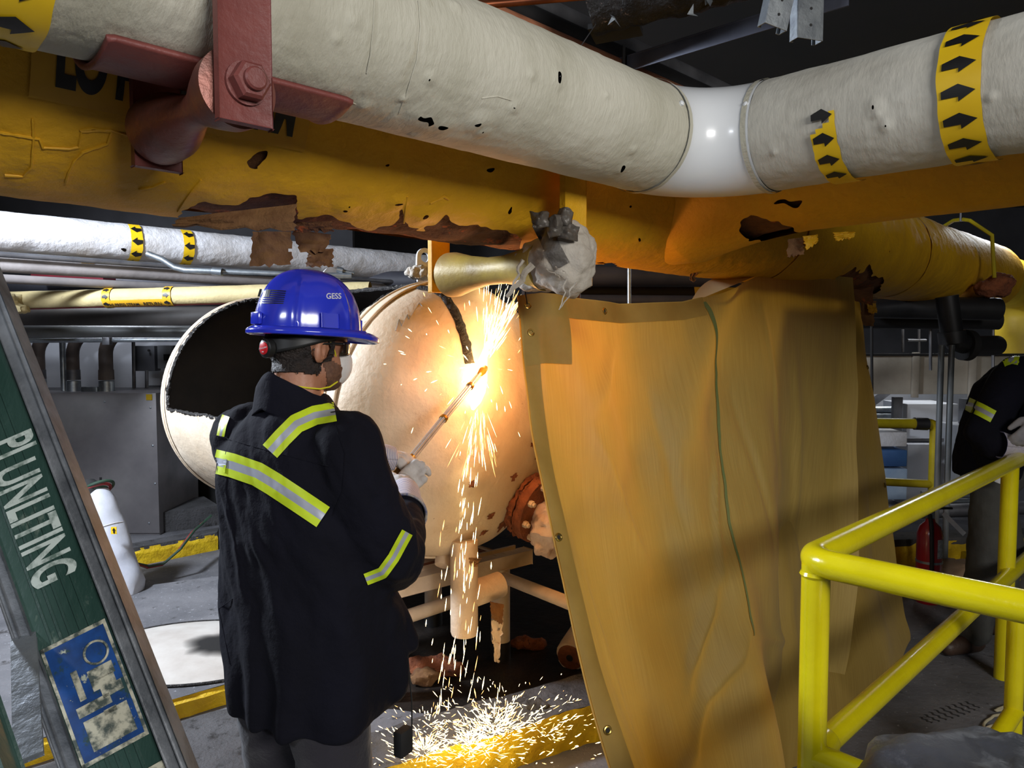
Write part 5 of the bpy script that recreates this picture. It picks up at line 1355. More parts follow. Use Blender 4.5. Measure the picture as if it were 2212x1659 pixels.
for k, (y, r) in enumerate([(884, .035), (897, .03)]):
    tag(obj('bright_tube', TUBE([W(1850, y, 7.8), W(1932, y, 7.8)], r, 12), m_steel), ('upper' if k == 0 else 'lower')+' bright steel tube behind the far rail', 'tube')
for k, (x0, y0, x1, y1) in enumerate([(1860, 700, 2000, 700), (1950, 660, 1950, 760), (1985, 660, 1985, 770), (1960, 735, 2000, 735)]):
    tag(obj('grey_strut', TUBE([W(x0, y0, 7.6), W(x1, y1, 7.7)], .014, 8), m_dsteel), ('level strut high behind the black pipes', 'left upright strut behind the black pipes', 'right upright strut behind the black pipes', 'lower level strut behind the black pipes')[k], 'strut')
tag(obj('diagonal_strut', BOX(W(1905, 855, 8.2), (.6, .05, .07), (V(.8, 0, .6), V(0, 1, 0), V(-.6, 0, .8))), m_dsteel, smooth=False), 'diagonal steel strut behind the far rail', 'strut')
tag(obj('bench_box', BOX(V(W(2150, 930, 7.2).x, 7.2, .55), (.5, .4, 1.1), None, .01), m_ebox), 'grey machine housing behind the bending worker', 'housing')
# low pipe rack and duct on the floor behind kerb
for k in range(3): tag(obj('rack_tube', TUBE([W(1990, 1085-10*k, 6.2), W(2180, 1080-12*k, 6.2)], .018, 10), m_steel), ('lowest', 'middle', 'top')[k]+' of the three bright rack tubes behind the conduits', 'tube', 'rack tubes')
tag(obj('floor_pipe', TUBE([W(1880, 1110, 5.9), W(2250, 1095, 5.9)], .055, 14), m_dsteel), 'grey pipe lying along the back of the right kerb', 'pipe')
# extinguisher
gx = G(2004, 1300); ex = empty('fire_extinguisher', gx, 'red fire extinguisher with white label behind the yellow rail', 'fire extinguisher')
m_fe = M('extinguisher_red', S(150, 26, 30), S(130, 20, 24), 3, .3, coat=.3)
rE = .075
obj('cylinder', LATHE([(0, rE*.9), (.01, rE), (.44, rE), (.49, rE*.8), (.52, rE*.4), (.54, rE*.35)], gx, ZV, 32), m_fe, ex)
obj('valve', BOX(gx+V(0, 0, .57), (.04, .04, .06), None, .006), m_steel, ex)
obj('lever', BOX(gx+V(.05, -.02, .61), (.15, .02, .012), None, .003), m_black, ex)
obj('hose', TUBE([gx+V(-.02, -.03, .57), gx+V(-.04, -.085, .50), gx+V(-.035, -.092, .30), gx+V(-.035, -.092, .16)], .012, 10), m_black, ex)
obj('strap', LATHE([(.26, rE+.003), (.275, rE+.003)], gx, ZV, 28), m_steel, ex)
obj('label', grid(lambda u, v: gx+V((rE+.002)*math.cos(-PI/2+.1+.95*u), (rE+.002)*math.sin(-PI/2+.1+.95*u), .30+.12*v), 10, 2), M('label_white', S(170, 172, 172), S(120, 122, 124), 60, .6), ex)
obj('tag', grid(lambda u, v: W(2034, 1112, gx.y-.1).lerp(W(2080, 1158, gx.y-.12), v)+V(.02*u, 0, .02*u), 2, 6), m_wold, ex)
# brown bag
bm = remesh(box(bmesh.new(), G(2058, 1275)+V(0, 0, .1), (.26, .2, .2)), .014, 3)
for v in bm.verts: v.co += v.normal*.03*fbm(v.co, 7, 2); v.co.z = max(.002, v.co.z)
tag(obj('paper_bag', bm, M('brown_paper', S(150, 122, 94), S(128, 102, 76), 5, .8)), 'crumpled brown paper bag on the floor by the extinguisher', 'bag')
bm = remesh(ell(bmesh.new(), G(2155, 1300)+V(0, 0, .06), (.13, .1, .08)), .012, 1)
for v in bm.verts: v.co += v.normal*.03*fbm(v.co, 12, 6); v.co.z = max(.002, v.co.z)
tag(obj('plastic_sack', bm, m_wold), 'clear plastic sack behind the bending worker\'s leg', 'sack')
tag(obj('yellow_crate', BOX(G(2180, 1270)+V(0, .2, .09), (.3, .2, .16), None, .01), m_railold), 'yellow crate at the right edge behind the worker', 'crate')
# cable on the floor
cbp = [G(2075, 1650), G(2095, 1610), G(2120, 1585), G(2150, 1572), G(2180, 1565), G(2178, 1550), G(2140, 1555), G(2125, 1572), G(2150, 1592), G(2190, 1580), G(2200, 1535), G(2150, 1540), G(2215, 1520)]
cv = []
for i in range(len(cbp)-1):
    for k in range(6): 
        p0_, p1_, p2_, p3_ = cbp[max(0, i-1)], cbp[i], cbp[i+1], cbp[min(len(cbp)-1, i+2)]; t_ = k/6
        cv.append(.5*((2*p1_)+(p2_-p0_)*t_+(2*p0_-5*p1_+4*p2_-p3_)*t_*t_+(3*p1_-p0_-3*p2_+p3_)*t_**3)+V(0, 0, .006+.004*(i % 3)))
tag(obj('floor_cable', TUBE(cv, .006, 8), M('cream_cable', S(190, 180, 150), S(170, 160, 130), 6, .5)), 'cream cable looped on the floor by the stub post', 'cable')
# boot print of dust on the floor
bpr = empty('boot_print', G(2050, 1540), 'dark boot print with wavy tread on the dusty floor', 'boot print')
m_print = M('print_grime', S(48, 47, 48), S(40, 39, 40), 20, .9)
pc, pd = G(2000, 1555, .002), G(2100, 1522, .002); pv = (pd-pc); pn = V(-pv.y, pv.x, 0).normalized()
for i in range(9):
    c = pc.lerp(pd, i/8); hw = .045*(1-abs(i/8-.55)**2*1.2)
    pts = [c+pn*(hw*(2*k/10-1))+pv.normalized()*(.006*math.sin(k*1.6)) for k in range(11)]
    vs = [p-pv.normalized()*.005 for p in pts]+[p+pv.normalized()*.005 for p in pts]
    vs = [V(p.x, p.y, .002) for p in vs]
    obj('tread_mark', (vs, [(k, k+1, k+12, k+11) for k in range(10)]), m_print, bpr, smooth=False)
# ================= worker with torch
YAW = math.radians(32); ML = V(-.548, 1.87, 0)
RM = Matrix.Rotation(-YAW, 3, 'Z')
def mw(p): return RM @ Vector(p)+ML
HY = math.radians(46); H0 = V(-.522, 1.905, 1.640); RH = Matrix.Rotation(-HY, 3, 'Z') @ Matrix.Rotation(math.radians(-3), 3, 'X')
def hw_(p): return RH @ Vector(p)+H0
m_skin = M('skin', S(176, 124, 96), S(160, 108, 82), 14, .5, bump=.15, bscale=80)
m_hair = M('dark_brown_hair', S(46, 34, 28), S(28, 20, 17), 60, .55, bump=.8, bscale=160)
m_navy = M('navy_work_cloth', S(17, 17, 29), S(13, 13, 22), 3, .92, bump=.5, bscale=28, spec=.2, spots=(60, .755, S(120, 116, 112), .015))
m_navyt = M('navy_trousers', S(36, 32, 42), S(26, 23, 31), 3, .85, bump=.35, bscale=90, sheen=.2)
m_lime = M('lime_reflective_tape', S(204, 226, 40), S(190, 212, 34), 12, .5)
m_silver = M('silver_reflective_tape', S(186, 190, 202), S(168, 172, 186), 10, .35, .25)
pe = empty('person', ML, 'worker seen from behind in navy jacket with lime bands, holding a cutting torch', 'person')
TW0, TW1 = W(862, 1022, 2.40), domehit(1030, 800, .06)[0]
wristR = V(.012, .40, 1.205); wristL = V(-.15, .50, 1.285)
# body: one continuous figure under the clothes
bm = bmesh.new()
def T(p): return mw(p)
bt = bmesh.new()
rings(bt, [((0, .0, .86), .15, .11), ((0, .0, 1.0), .155, .11), ((0, .0, 1.2), .15, .105), ((0, 0, 1.36), .17, .105), ((0, -.01, 1.45), .13, .08)])
for v in bt.verts: v.co = mw(v.co)
merge(bm, bt)
chain(bm, [T((.0, -.01, 1.44)), T((0, .01, 1.52)), hw_((0, -.025, -.03))], [.07, .063, .060])
for s_ in (-1, 1):
    chain(bm, [T((.09*s_, 0, .90)), T((.10*s_, .03, .50)), T((.10*s_, 0, .09))], [.085, .06, .045]); chain(bm, [T((.10*s_, 0, .05)), T((.10*s_, .14, .035))], [.045, .033])
chain(bm, [T((.19, 0, 1.40)), T((.215, .10, 1.125)), T(wristR)], [.055, .045, .032])
chain(bm, [T((-.19, 0, 1.40)), T((-.27, .24, 1.19)), T(wristL)], [.055, .045, .032])
# hands with five fingers (inside the gloves)
def hand(bm, wrist, d, up, side, r=.0085, grip=.8, sc=1.0, palm=(.040, .016)):
    """wrist point, d = pointing direction, up = back of hand normal, side = towards thumb"""
    d = d.normalized(); up = (up-d*up.dot(d)).normalized(); side = (side-d*side.dot(d)-up*side.dot(up)).normalized()
    Rm = Matrix((side, d, up)).transposed()
    pc = wrist+d*.05*sc
    ell(bm, pc, (palm[0]*sc, .050*sc, palm[1]*sc), Rm); ell(bm, wrist+d*.015, (palm[0]*.75*sc, .03*sc, palm[1]*1.1*sc), Rm)
    for k in range(4):
        L_ = (.078, .086, .080, .062)[k]*sc; base = wrist+d*(.088-.004*abs(k-1))*sc+side*(.028-.019*k)*sc
        g = grip*(.9+.06*k); p = [base]; dd = d.copy()
        for j, f in enumerate((.45, .32, .25)):
            ang = g*(.5, .75, .6)[j]
            dd = (Matrix.Rotation(-ang, 3, side) @ dd); p.append(p[-1]+dd*L_*f)
        chain(bm, p, [r*1.1*sc, r*1.08*sc, r*sc, r*.82*sc], 10)
    tb = wrist+d*.03*sc+side*.032*sc; td = (d*.62+side*.55-up*.45).normalized(); td2 = (d*.85-up*.5+side*.05).normalized()
    chain(bm, [tb, tb+td*.036*sc, tb+td*.036*sc+td2*.030*sc, tb+td*.036*sc+td2*.055*sc], [r*1.5*sc, r*1.3*sc, r*1.15*sc, r*.9*sc], 10)
hdL = (W(912, 998, 2.46)-mw(wristL)).normalized(); hdR = (W(888, 1022, 2.40)-mw(wristR)).normalized(); fdR = (mw(wristR)-mw((.205, .14, 1.105))).normalized()
hand(bm, mw(wristL), hdL, V(-.2, -.35, .9), V(.2, -.9, -.1), .005, .42, .62, (.026, .010))
hand(bm, mw(wristR), hdR, V(.45, -.8, .25), V(-.3, .1, .9), .005, .85, .60, (.026, .010))
# head
def hb(c, r, rot=None): ell(bm, hw_(c), r, RH if rot is None else RH @ rot, 20)
hb((0, -.008, .028), (.076, .098, .098)); hb((0, .03, -.045), (.062, .062, .066)); hb((0, .062, -.078), (.034, .032, .028)); hb((0, .055, .03), (.062, .045, .05))
hb((0, .095, -.012), (.013, .016, .026)); hb((0, .106, -.024), (.017, .014, .012)); hb((.03, .082, .012), (.024, .012, .008)); hb((-.03, .082, .012), (.024, .012, .008))
hb((0, .088, -.052), (.026, .012, .008)); hb((0, .086, -.064), (.024, .012, .008))
for s_ in (-1, 1):
    rt = Matrix.Rotation(s_*.35, 3, 'Z') @ Matrix.Rotation(-.2, 3, 'X')
    hb((.078*s_, -.012, -.006), (.010, .020, .032), rt)
bm = remesh(bm, .0052, 3)
# ear hollows
for v in bm.verts:
    q = RH.transposed() @ (v.co-H0)
    for s_ in (-1, 1):
        dx, dz = q.y+.006, q.z+.004
        if q.x*s_ > .076 and (dx/.010)**2+(dz/.018)**2 < 1: v.co -= (RH @ V(s_, 0, 0))*.010*(1-(dx/.010)**2-(dz/.018)**2)
body_tree = BVHTree.FromBMesh(bm)
def headpatch(cond, off, jag=0.0):
    b2 = bmesh.new(); mp = {}
    for f in bm.faces:
        q = RH.transposed() @ (f.calc_center_median()-H0)
        if abs(q.x) < .11 and abs(q.y) < .13 and -.16 < q.z < .14 and cond(q):
            vs = []
            for v in f.verts:
                if v not in mp: mp[v] = b2.verts.new(v.co+v.normal*(off+jag*nz(v.co, 120)))
                vs.append(mp[v])
            b2.faces.new(vs)
    return b2
def hairc(q):
    if (abs(q.x) > .07 and (q.y+.012)**2/.028**2+(q.z+.006)**2/.038**2 < 1): return False
    if q.z > .05: return q.y < .075
    return q.y < .012+.25*(q.z) and q.z > -.062+.006*nz((q.x*90, q.y*90, 1)) or (abs(q.x) > .045 and .005 < q.y < .03 and q.z > -.03)
def beardc(q):
    edge = .004*nz(q, 90)
    return q.y > .014+edge-.35*(q.z+.05) and -.108+edge < q.z < -.022-.35*(q.y-.01) + edge and not (abs(q.x) < .03 and q.z > -.045) and q.y < .12 and q.y > .008
hair = headpatch(hairc, .007, .005); beard = headpatch(beardc, .0025, .002)
body = obj('body', bm, m_skin, pe)
obj('hair', hair, m_hair, body); obj('beard', beard, M('stubble', S(112, 78, 58), S(86, 58, 44), 120, .8), body)
# eyes
for s_ in (-1, 1):
    obj('eye', ell(bmesh.new(), hw_((.030*s_, .080, .004)), (.012, .012, .010), seg=14), M('eye_white', S(220, 214, 208), None, rough=.2), body)
# jacket
def wrinkle(bmj, amp=.006, seed=0, spots=()):
    for v in bmj.verts:
        q = RM.transposed() @ (v.co-ML)
        a = math.atan2(q.x, -q.y)
        f = amp*fbm((q.x*1.0, q.y*1.0, q.z*.5), 9, seed, 3)
        f += .010*math.sin(a*8+3*nz((q.x, q.y, q.z), 4, seed)+q.z*4)*max(0, min(1, (1.18-q.z)/.4))
        f += .007*fbm((q.x*2.2+q.z, q.y, q.z*.6), 12, seed+3, 2)*max(0, min(1, (q.z-.9)/.2))
        f += .005*math.sin(q.z*70+q.x*45+5*nz(q, 7, seed))*max(0, 1-abs(q.z-1.36)/.10)*max(0, 1-abs(q.x)/.18)
        v.co += v.normal*f
jb = bmesh.new(); j2 = bmesh.new()
rings(j2, [((0.0, .03, .70), .220, .165, 2.3), ((0, .03, .76), .230, .174, 2.3), ((0, .025, .90), .235, .172, 2.3), ((0, .015, 1.06), .232, .160, 2.3), ((0, .0, 1.20), .226, .150, 2.3), ((0, -.01, 1.31), .228, .142, 2.3), ((0, -.012, 1.39), .21, .130, 2.2), ((0, -.012, 1.445), .165, .108), ((0, -.006, 1.485), .112, .088), ((0, .0, 1.52), .075, .075)], 40)
for v in j2.verts: v.co = mw(v.co)
merge(jb, j2)
chain(jb, [T((.175, -.005, 1.40)), T((.205, .0, 1.33)), T((.222, .04, 1.22)), T((.222, .09, 1.135)), T((.205, .14, 1.105)), T((.150, .225, 1.125)), T((.085, .315, 1.165))], [.095, .092, .090, .088, .084, .073, .054], 18)
chain(jb, [T((-.175, -.005, 1.40)), T((-.225, .05, 1.33)), T((-.265, .16, 1.23)), T((-.27, .23, 1.18)), T((-.23, .33, 1.18)), T((-.175, .45, 1.22))], [.095, .09, .085, .085, .08, .068], 18)
# flared front corner and side skirt
chain(jb, [T((.13, .12, 1.02)), T((.17, .17, .90)), T((.205, .20, .855))], [.07, .05, .022]); chain(jb, [T((.17, .10, .95)), T((.16, .15, .76))], [.07, .055])
jb = remesh(jb, .0085, 5); wrinkle(jb, .008, 2)
jb.normal_update()
jt = BVHTree.FromBMesh(jb)
jk = obj('jacket', jb, m_navy, pe)
# cuff openings, dark lining
# collar
def collar(u, v):
    a = (u-.5)*2*PI*.84                      # 0 = nape
    prof = [(.070, 1.490), (.071, 1.535), (.076, 1.562), (.086, 1.566), (.096, 1.548), (.100, 1.518), (.105, 1.490), (.107, 1.478)]
    k = v*(len(prof)-1); i = min(int(k), len(prof)-2); r_ = prof[i][0]+(prof[i+1][0]-prof[i][0])*(k-i); z = prof[i][1]+(prof[i+1][1]-prof[i][1])*(k-i)
    dr = (abs(a)/(PI*.84))**1.6
    dr = (abs(a)/(PI*.84))**1.1; z = z-.105*dr+.016*(1-dr); r2 = r_*(.96+.10*abs(math.sin(a)))
    return mw((r2*math.sin(a), .004-r2*math.cos(a)*1.02+.02*dr, z+.003*nz((a*3, v*3, 2))))
co_ = obj('collar', grid(collar, 70, 16), m_navy, jk); so = co_.modifiers.new('s', 'SOLIDIFY'); so.thickness = .004
# yoke seam at the back
def backcast(x, z, off):
    """point on the jacket back at body coordinates x, z"""
    o = mw((x, -.6, z)); d = RM @ V(0, 1, 0); h = jt.ray_cast(o, d, 2)
    if h[0] is None: return mw((x, -.12, z))
    return h[0]-d*off*.6+h[1]*off*.4
def tapegrid(path, wid, n=40, na=9, off=.005, cast=backcast):
    """path in (x, z) body coords; returns verts, faces, lane index per face"""
    P_ = []
    for i in range(n+1):
        u = i/n*(len(path)-1); k = min(int(u), len(path)-2); P_.append(Vector((path[k][0]+(path[k+1][0]-path[k][0])*(u-k), path[k][1]+(path[k+1][1]-path[k][1])*(u-k), 0)))
    vs = []
    for i, p in enumerate(P_):
        d = (P_[min(n, i+1)]-P_[max(0, i-1)]).normalized(); s_ = V(-d.y, d.x, 0)
        for k in range(na+1):
            q = p+s_*wid*(k/na-.5); vs.append(cast(q.x, q.y, off))
    m_ = na+1; fs = [(i*m_+k, i*m_+k+1, (i+1)*m_+k+1, (i+1)*m_+k) for i in range(n) for k in range(na)]
    return vs, fs, [(k % na) for i in range(n) for k in range(na)]
def tape(path, wid, name='reflective_tape', cast=backcast, n=40, par=None, off=.005):
    vs, fs, ln = tapegrid(path, wid, n, 9, off, cast)
    me = bpy.data.meshes.new(name); me.from_pydata([tuple(v) for v in vs], [], fs); me.materials.append(m_lime); me.materials.append(m_silver)
    me.polygons.foreach_set('material_index', [1 if 3 <= l <= 5 else 0 for l in ln])
    return obj(name, me, [m_lime, m_silver], par or jk)
tree_c = V(-.55, 1.83, 1.3)
def pxcast(tree, dirv=None):
    """cast helper that takes pixel pairs"""
    def f(x, y, off):
        r = ray(x, y).normalized(); h = tree.ray_cast(CAM, r, 9)
        if h[0] is None:
            h = tree.find_nearest(CAM+r*((tree_c-CAM).dot(r)))
            return h[0]+h[1]*off
        return h[0]-r*off
    return f
jc = pxcast(jt)
tape([(462, 996), (500, 1005), (555, 1024), (590, 1045), (640, 1078), (698, 1117)], 52, cast=jc, n=60)
tape([(583, 975), (610, 945), (640, 915), (680, 897), (724, 889)], 42, cast=jc)
tape([(476, 942), (481, 918), (488, 898)], 17, cast=jc, n=16)
tape([(790, 1252), (826, 1238), (850, 1205), (870, 1168), (880, 1150)], 26, cast=jc, n=40)
# seams as thin raised lines
def seamline(pxs, par=jk, mat=m_navy, r_=.0012):
    pts = []
    for i in range(len(pxs)-1):
        for k in range(10): pts.append(jc(pxs[i][0]+(pxs[i+1][0]-pxs[i][0])*k/10, pxs[i][1]+(pxs[i+1][1]-pxs[i][1])*k/10, .0005))
    obj('seam', TUBE(pts, r_, 5), mat, par)
seamline([(462, 940), (560, 968), (640, 990), (720, 1010)]); seamline([(720, 905), (745, 980), (740, 1060), (715, 1120)]); seamline([(457, 1010), (455, 1150), (470, 1300), (500, 1450)])
# trousers
tb_ = bmesh.new(); t2 = bmesh.new()
rings(t2, [((0, .0, .74), .17, .125), ((0, 0, .86), .175, .125), ((0, 0, 1.0), .165, .12)], 30)
for v in t2.verts: v.co = mw(v.co)
merge(tb_, t2)
for s_ in (-1, 1): chain(tb_, [T((.095*s_, 0, .80)), T((.105*s_, .01, .62)), T((.11*s_, .03, .45)), T((.11*s_, .0, .12))], [.108, .098, .088, .078], 18)
tb_ = remesh(tb_, .011, 4)
for v in tb_.verts: v.co += v.normal*.008*fbm(v.co, 9, 4, 3)
obj('trousers', tb_, m_navyt, pe)
m_boot = M('brown_boot_leather', S(70, 52, 40), S(52, 38, 30), 9, .5, bump=.3, bscale=50)
for s_ in (-1, 1):
    bb2 = bmesh.new(); chain(bb2, [T((.11*s_, -.01, .14)), T((.11*s_, -.005, .06))], [.062, .058]); chain(bb2, [T((.11*s_, .0, .052)), T((.115*s_, .10, .050)), T((.118*s_, .165, .045))], [.05, .048, .042]); bb2 = remesh(bb2, .009, 2)
    for v in bb2.verts: v.co.z = max(v.co.z, .003)
    obj('boot', bb2, m_boot, pe)
obj('lanyard', TUBE([mw((.19, .20, .84)), mw((.20, .20, .75)), mw((.205, .20, .70)), mw((.205, .20, .60))], .0022, 6), m_black, pe)
obj('radio', BOX(mw((.20, .17, .60)), (.03, .05, .07), (RM @ V(1, 0, 0), RM @ V(0, 1, 0), ZV), .006), m_black, pe)
# gloves
m_glove = M('white_leather_glove', S(206, 200, 196), S(180, 172, 166), 10, .8, bump=.5, bscale=40)
m_cuff = M('striped_glove_cuff', S(206, 196, 200), None, rough=.85)
_nt = m_cuff.node_tree; _b = _nt.nodes['Principled BSDF']; _uv = _nt.nodes.new('ShaderNodeUVMap'); _wv = _nt.nodes.new('ShaderNodeTexWave'); _wv.inputs['Scale'].default_value = 5.5; _wv.inputs['Distortion'].default_value = .3
_nt.links.new(_uv.outputs[0], _wv.inputs[0]); _cr = _nt.nodes.new('ShaderNodeValToRGB'); _nt.links.new(_wv.outputs[0], _cr.inputs[0])
_cr.color_ramp.elements[0].color = (*S(214, 204, 200), 1); _cr.color_ramp.elements[1].color = (*S(104, 108, 150), 1); _cr.color_ramp.elements[0].position = .45; _cr.color_ramp.elements[1].position = .8
_nt.links.new(_cr.outputs[0], _b.inputs['Base Color'])
gb = bmesh.new(); hand(gb, mw(wristL)+hdL*.01, hdL, V(-.2, -.35, .9), V(.2, -.9, -.1), .0125, .42, 1.0, (.046, .026)); gb = remesh(gb, .0045, 3)
for v in gb.verts: v.co += v.normal*.003*fbm(v.co, 40, 3, 3)
gl = obj('glove', gb, m_glove, pe)
gb = bmesh.new(); hand(gb, mw(wristR)+hdR*.01, hdR, V(.45, -.8, .25), V(-.3, .1, .9), .0125, .85, 1.0, (.046, .028)); gb = remesh(gb, .0045, 3)
for v in gb.verts: v.co += v.normal*.003*fbm(v.co, 40, 6, 3)
gR = obj('glove', gb, m_glove, pe)
def cuff(a, b, r0, r1, par, mat=m_cuff, sq=(1, 1)):
    d, e1, e2 = frame(b-a)
    vs, fs = grid(lambda u, v: a.lerp(b, v)+(e1*math.cos(2*PI*u)*sq[0]+e2*math.sin(2*PI*u)*sq[1])*(r0+(r1-r0)*v+.003*nz((math.cos(2*PI*u)*2, math.sin(2*PI*u)*2, v*3))), 40, 12)
    me = bpy.data.meshes.new('cuff'); me.from_pydata([tuple(v) for v in vs], [], fs); uvl = me.uv_layers.new(name='UVMap')
    for p in me.polygons:
        for li in p.loop_indices: vi = me.loops[li].vertex_index; uvl.data[li].uv = ((vi//41)/12, (vi % 41)/40)
    o = obj('cuff', me, mat, par); q = o.modifiers.new('s', 'SOLIDIFY'); q.thickness = .003; return o
cuff(mw(wristL)+hdL*.03, mw(wristL)-hdL*.055+V(-.02, 0, 0), .040, .052, gl)
c0_, c1_ = W(872, 1038, 2.32), W(868, 1098, 2.13)
cuff(mw(wristR)+hdR*.03, mw(wristR)-fdR*.10+V(.006, -.010, -.012), .042, .066, gR)
obj('cuff_binding', TUBE([mw(wristR)-fdR*.10+V(.006, -.010, -.012)+(frame(-fdR)[1]*math.cos(2*PI*i/30)+frame(-fdR)[2]*math.sin(2*PI*i/30))*.067 for i in range(31)], .004, 6, False), M('blue_check_binding', S(84, 88, 126), S(190, 178, 160), 60, .8), gR)
# ---------------- hard hat
hh = empty('hard_hat', hw_((0, 0, .045)), 'glossy royal blue hard hat with black flag sticker on the worker', 'hard hat')
m_hat = M('blue_hard_hat', S(44, 58, 196), S(40, 52, 184), 3, .16, coat=.6)
HB = V(0, -.002, .048)
def hat(a, e, off=0.0):
    ce, se = math.cos(e), math.sin(e); c = abs(ce)**.78; s_ = se**.95
    n = V(math.sin(a)*ce/.113, math.cos(a)*ce/.138, se/.150).normalized()
    return HB+V(.113*math.sin(a)*c, .138*math.cos(a)*c, .150*s_)+n*off
def hatw(p): return RH @ Vector(p)+H0
def shellfn(u, v):
    a = 2*PI*u; e = v*PI/2; off = 0
    # three shallow ridges front to back and a side rib
    if v > .15:
        x = math.sin(a)*math.cos(e)
        off += .004*math.exp(-(x/.16)**2)*min(1, (v-.15)*4)
    for ra in (2.20, -2.20, 1.18, -1.18):
        dd = math.atan2(math.sin(a-ra), math.cos(a-ra)); off += .0045*math.exp(-(dd/.055)**2)*max(0, min(1, (.62-v)*6))
    return hatw(hat(a, e, off))
sh = obj('shell', grid(shellfn, 160, 50, True), m_hat, hh)
hbm = bmesh.new(); vs, fs = grid(shellfn, 160, 50, True); hbm.from_mesh(sh.data); htree = BVHTree.FromBMesh(hbm)
def brim(u, v):
    a = 2*PI*u; pk = max(0, math.cos(a))**3
    prof = [(-.004, .004), (.006, .003), (.016, -.003), (.019, -.008), (.0185, -.016), (.014, -.018), (.004, -.010), (-.004, -.002)]
    k = v*(len(prof)-1); i = min(int(k), len(prof)-2); o = prof[i][0]+(prof[i+1][0]-prof[i][0])*(k-i); z = prof[i][1]+(prof[i+1][1]-prof[i][1])*(k-i)
    if o > .005: o += .040*pk
    return hatw(HB+V((.113+o)*math.sin(a), (.138+o)*math.cos(a), z-.010*pk*(o > .02)))
obj('brim', grid(brim, 140, 28, True), m_hat, hh)
for ra in (1.62, -1.62):
    c = hat(ra, .16, .003); n = (hat(ra, .16, .01)-hat(ra, .16, 0)).normalized(); t_ = V(n.y, -n.x, 0).normalized(); up_ = n.cross(t_)
    if up_.z < 0: up_ = -up_
    obj('accessory_slot', BOX(hatw(c+up_*-.006), (.044, .008, .030), (RH @ t_, RH @ n, RH @ up_), .003), m_hat, hh)
for ra in (0.0, PI):
    c = hat(ra, .12, .004); obj('end_lug', BOX(hatw(c), (.045, .010, .030), (RH @ V(1, 0, 0), RH @ V(0, 1, 0), RH @ ZV), .003), m_hat, hh)
def hatpx(x, y, off=.0012):
    r = ray(x, y).normalized(); h = htree.ray_cast(CAM, r, 5)
    return (h[0]-r*off) if h[0] is not None else W(x, y, 1.85)
# flag sticker
Q = [(561, 624), (618, 628), (612, 656), (552, 655)]
def fq(u, v):
    ax_, ay = Q[0][0]+(Q[1][0]-Q[0][0])*u, Q[0][1]+(Q[1][1]-Q[0][1])*u; bx, by = Q[3][0]+(Q[2][0]-Q[3][0])*u, Q[3][1]+(Q[2][1]-Q[3][1])*u
    return (ax_+(bx-ax_)*v, ay+(by-ay)*v)
fbm_ = bmesh.new()
def fquad(u0, u1, v0, v1):
    n = max(2, int((u1-u0)*14)); m_ = max(1, int((v1-v0)*14))
    for i in range(n):
        for j in range(m_):
            c = [fbm_.verts.new(hatpx(*fq(u0+(u1-u0)*(i+a)/n, v0+(v1-v0)*(j+b)/m_))) for a, b in ((0, 0), (1, 0), (1, 1), (0, 1))]; fbm_.faces.new(c)
fquad(0, .42, 0, .54)
for k in range(7): fquad(.44 if k < 4 else 0, 1, k*2/13, (k*2+1)/13)
obj('flag_sticker', fbm_, M('black_vinyl', S(22, 22, 28), None, rough=.4), hh)
try:
    b = TEXT('GESS', 17, lambda x, y: hatpx(721+x*.9, 640-y, .0012), L=4, bold=.3)
    obj('lettering', b, M('white_vinyl', S(206, 206, 210), None, rough=.4), hh)
except Exception as ex_: print('hat text', ex_)
# suspension band with ratchet dial
m_band = M('black_suspension', S(30, 30, 30), S(22, 22, 22), 8, .45)
def bandf(u, v):
    a = 2*PI*u; k = (1-math.cos(a))/2   # 0 front, 1 back
    return hw_(V(.0855*math.sin(a), -.006+.110*math.cos(a), .052-.050*k**1.4+.030*(v-.5)*(1+.25*k)))
bo_ = obj('headband', grid(bandf, 90, 5, True), m_band, hh); so = bo_.modifiers.new('s', 'SOLIDIFY'); so.thickness = .003; so.offset = 1
dc = W(587, 754, 1.78)
da = None
r_ = ray(587, 754).normalized()
dl_a = PI-.10
c = hw_(V(.0, -.118, .002)); dn = (RH @ V(.0, -1, -.05)).normalized()
# dial sits at the nape, turned a little towards the camera side
c = hw_(V(.016, -.117, -.004)); dn = (RH @ V(.16, -1, -.05)).normalized()
obj('ratchet_housing', LATHE([(-.004, .024), (.010, .024), (.013, .020)], c, dn, 12), m_band, hh)
dlo = obj('dial', LATHE([(.010, .0155), (.015, .0155), (.016, .014)], c, dn, 30), M('red_dial', S(206, 36, 44), None, rough=.35), hh)
dx = (V(1, 0, 0)-dn*dn.x).normalized(); dz = dx.cross(dn) if dx.cross(dn).z > 0 else -dx.cross(dn)
obj('dial_print', TEXT('Milwaukee', .0072, lambda x, y: c+dn*.0166+dx*x+dz*(y+x*.18+.001), L=.01, shear=.3), M('white_vinyl', S(206, 206, 210)), dlo)
obj('dial_stripe', BOX(c+dn*.0164+dz*-.0085, (.007, .0004, .002), (dx, dn, dz)), MATS['white_vinyl'], dlo, smooth=False)
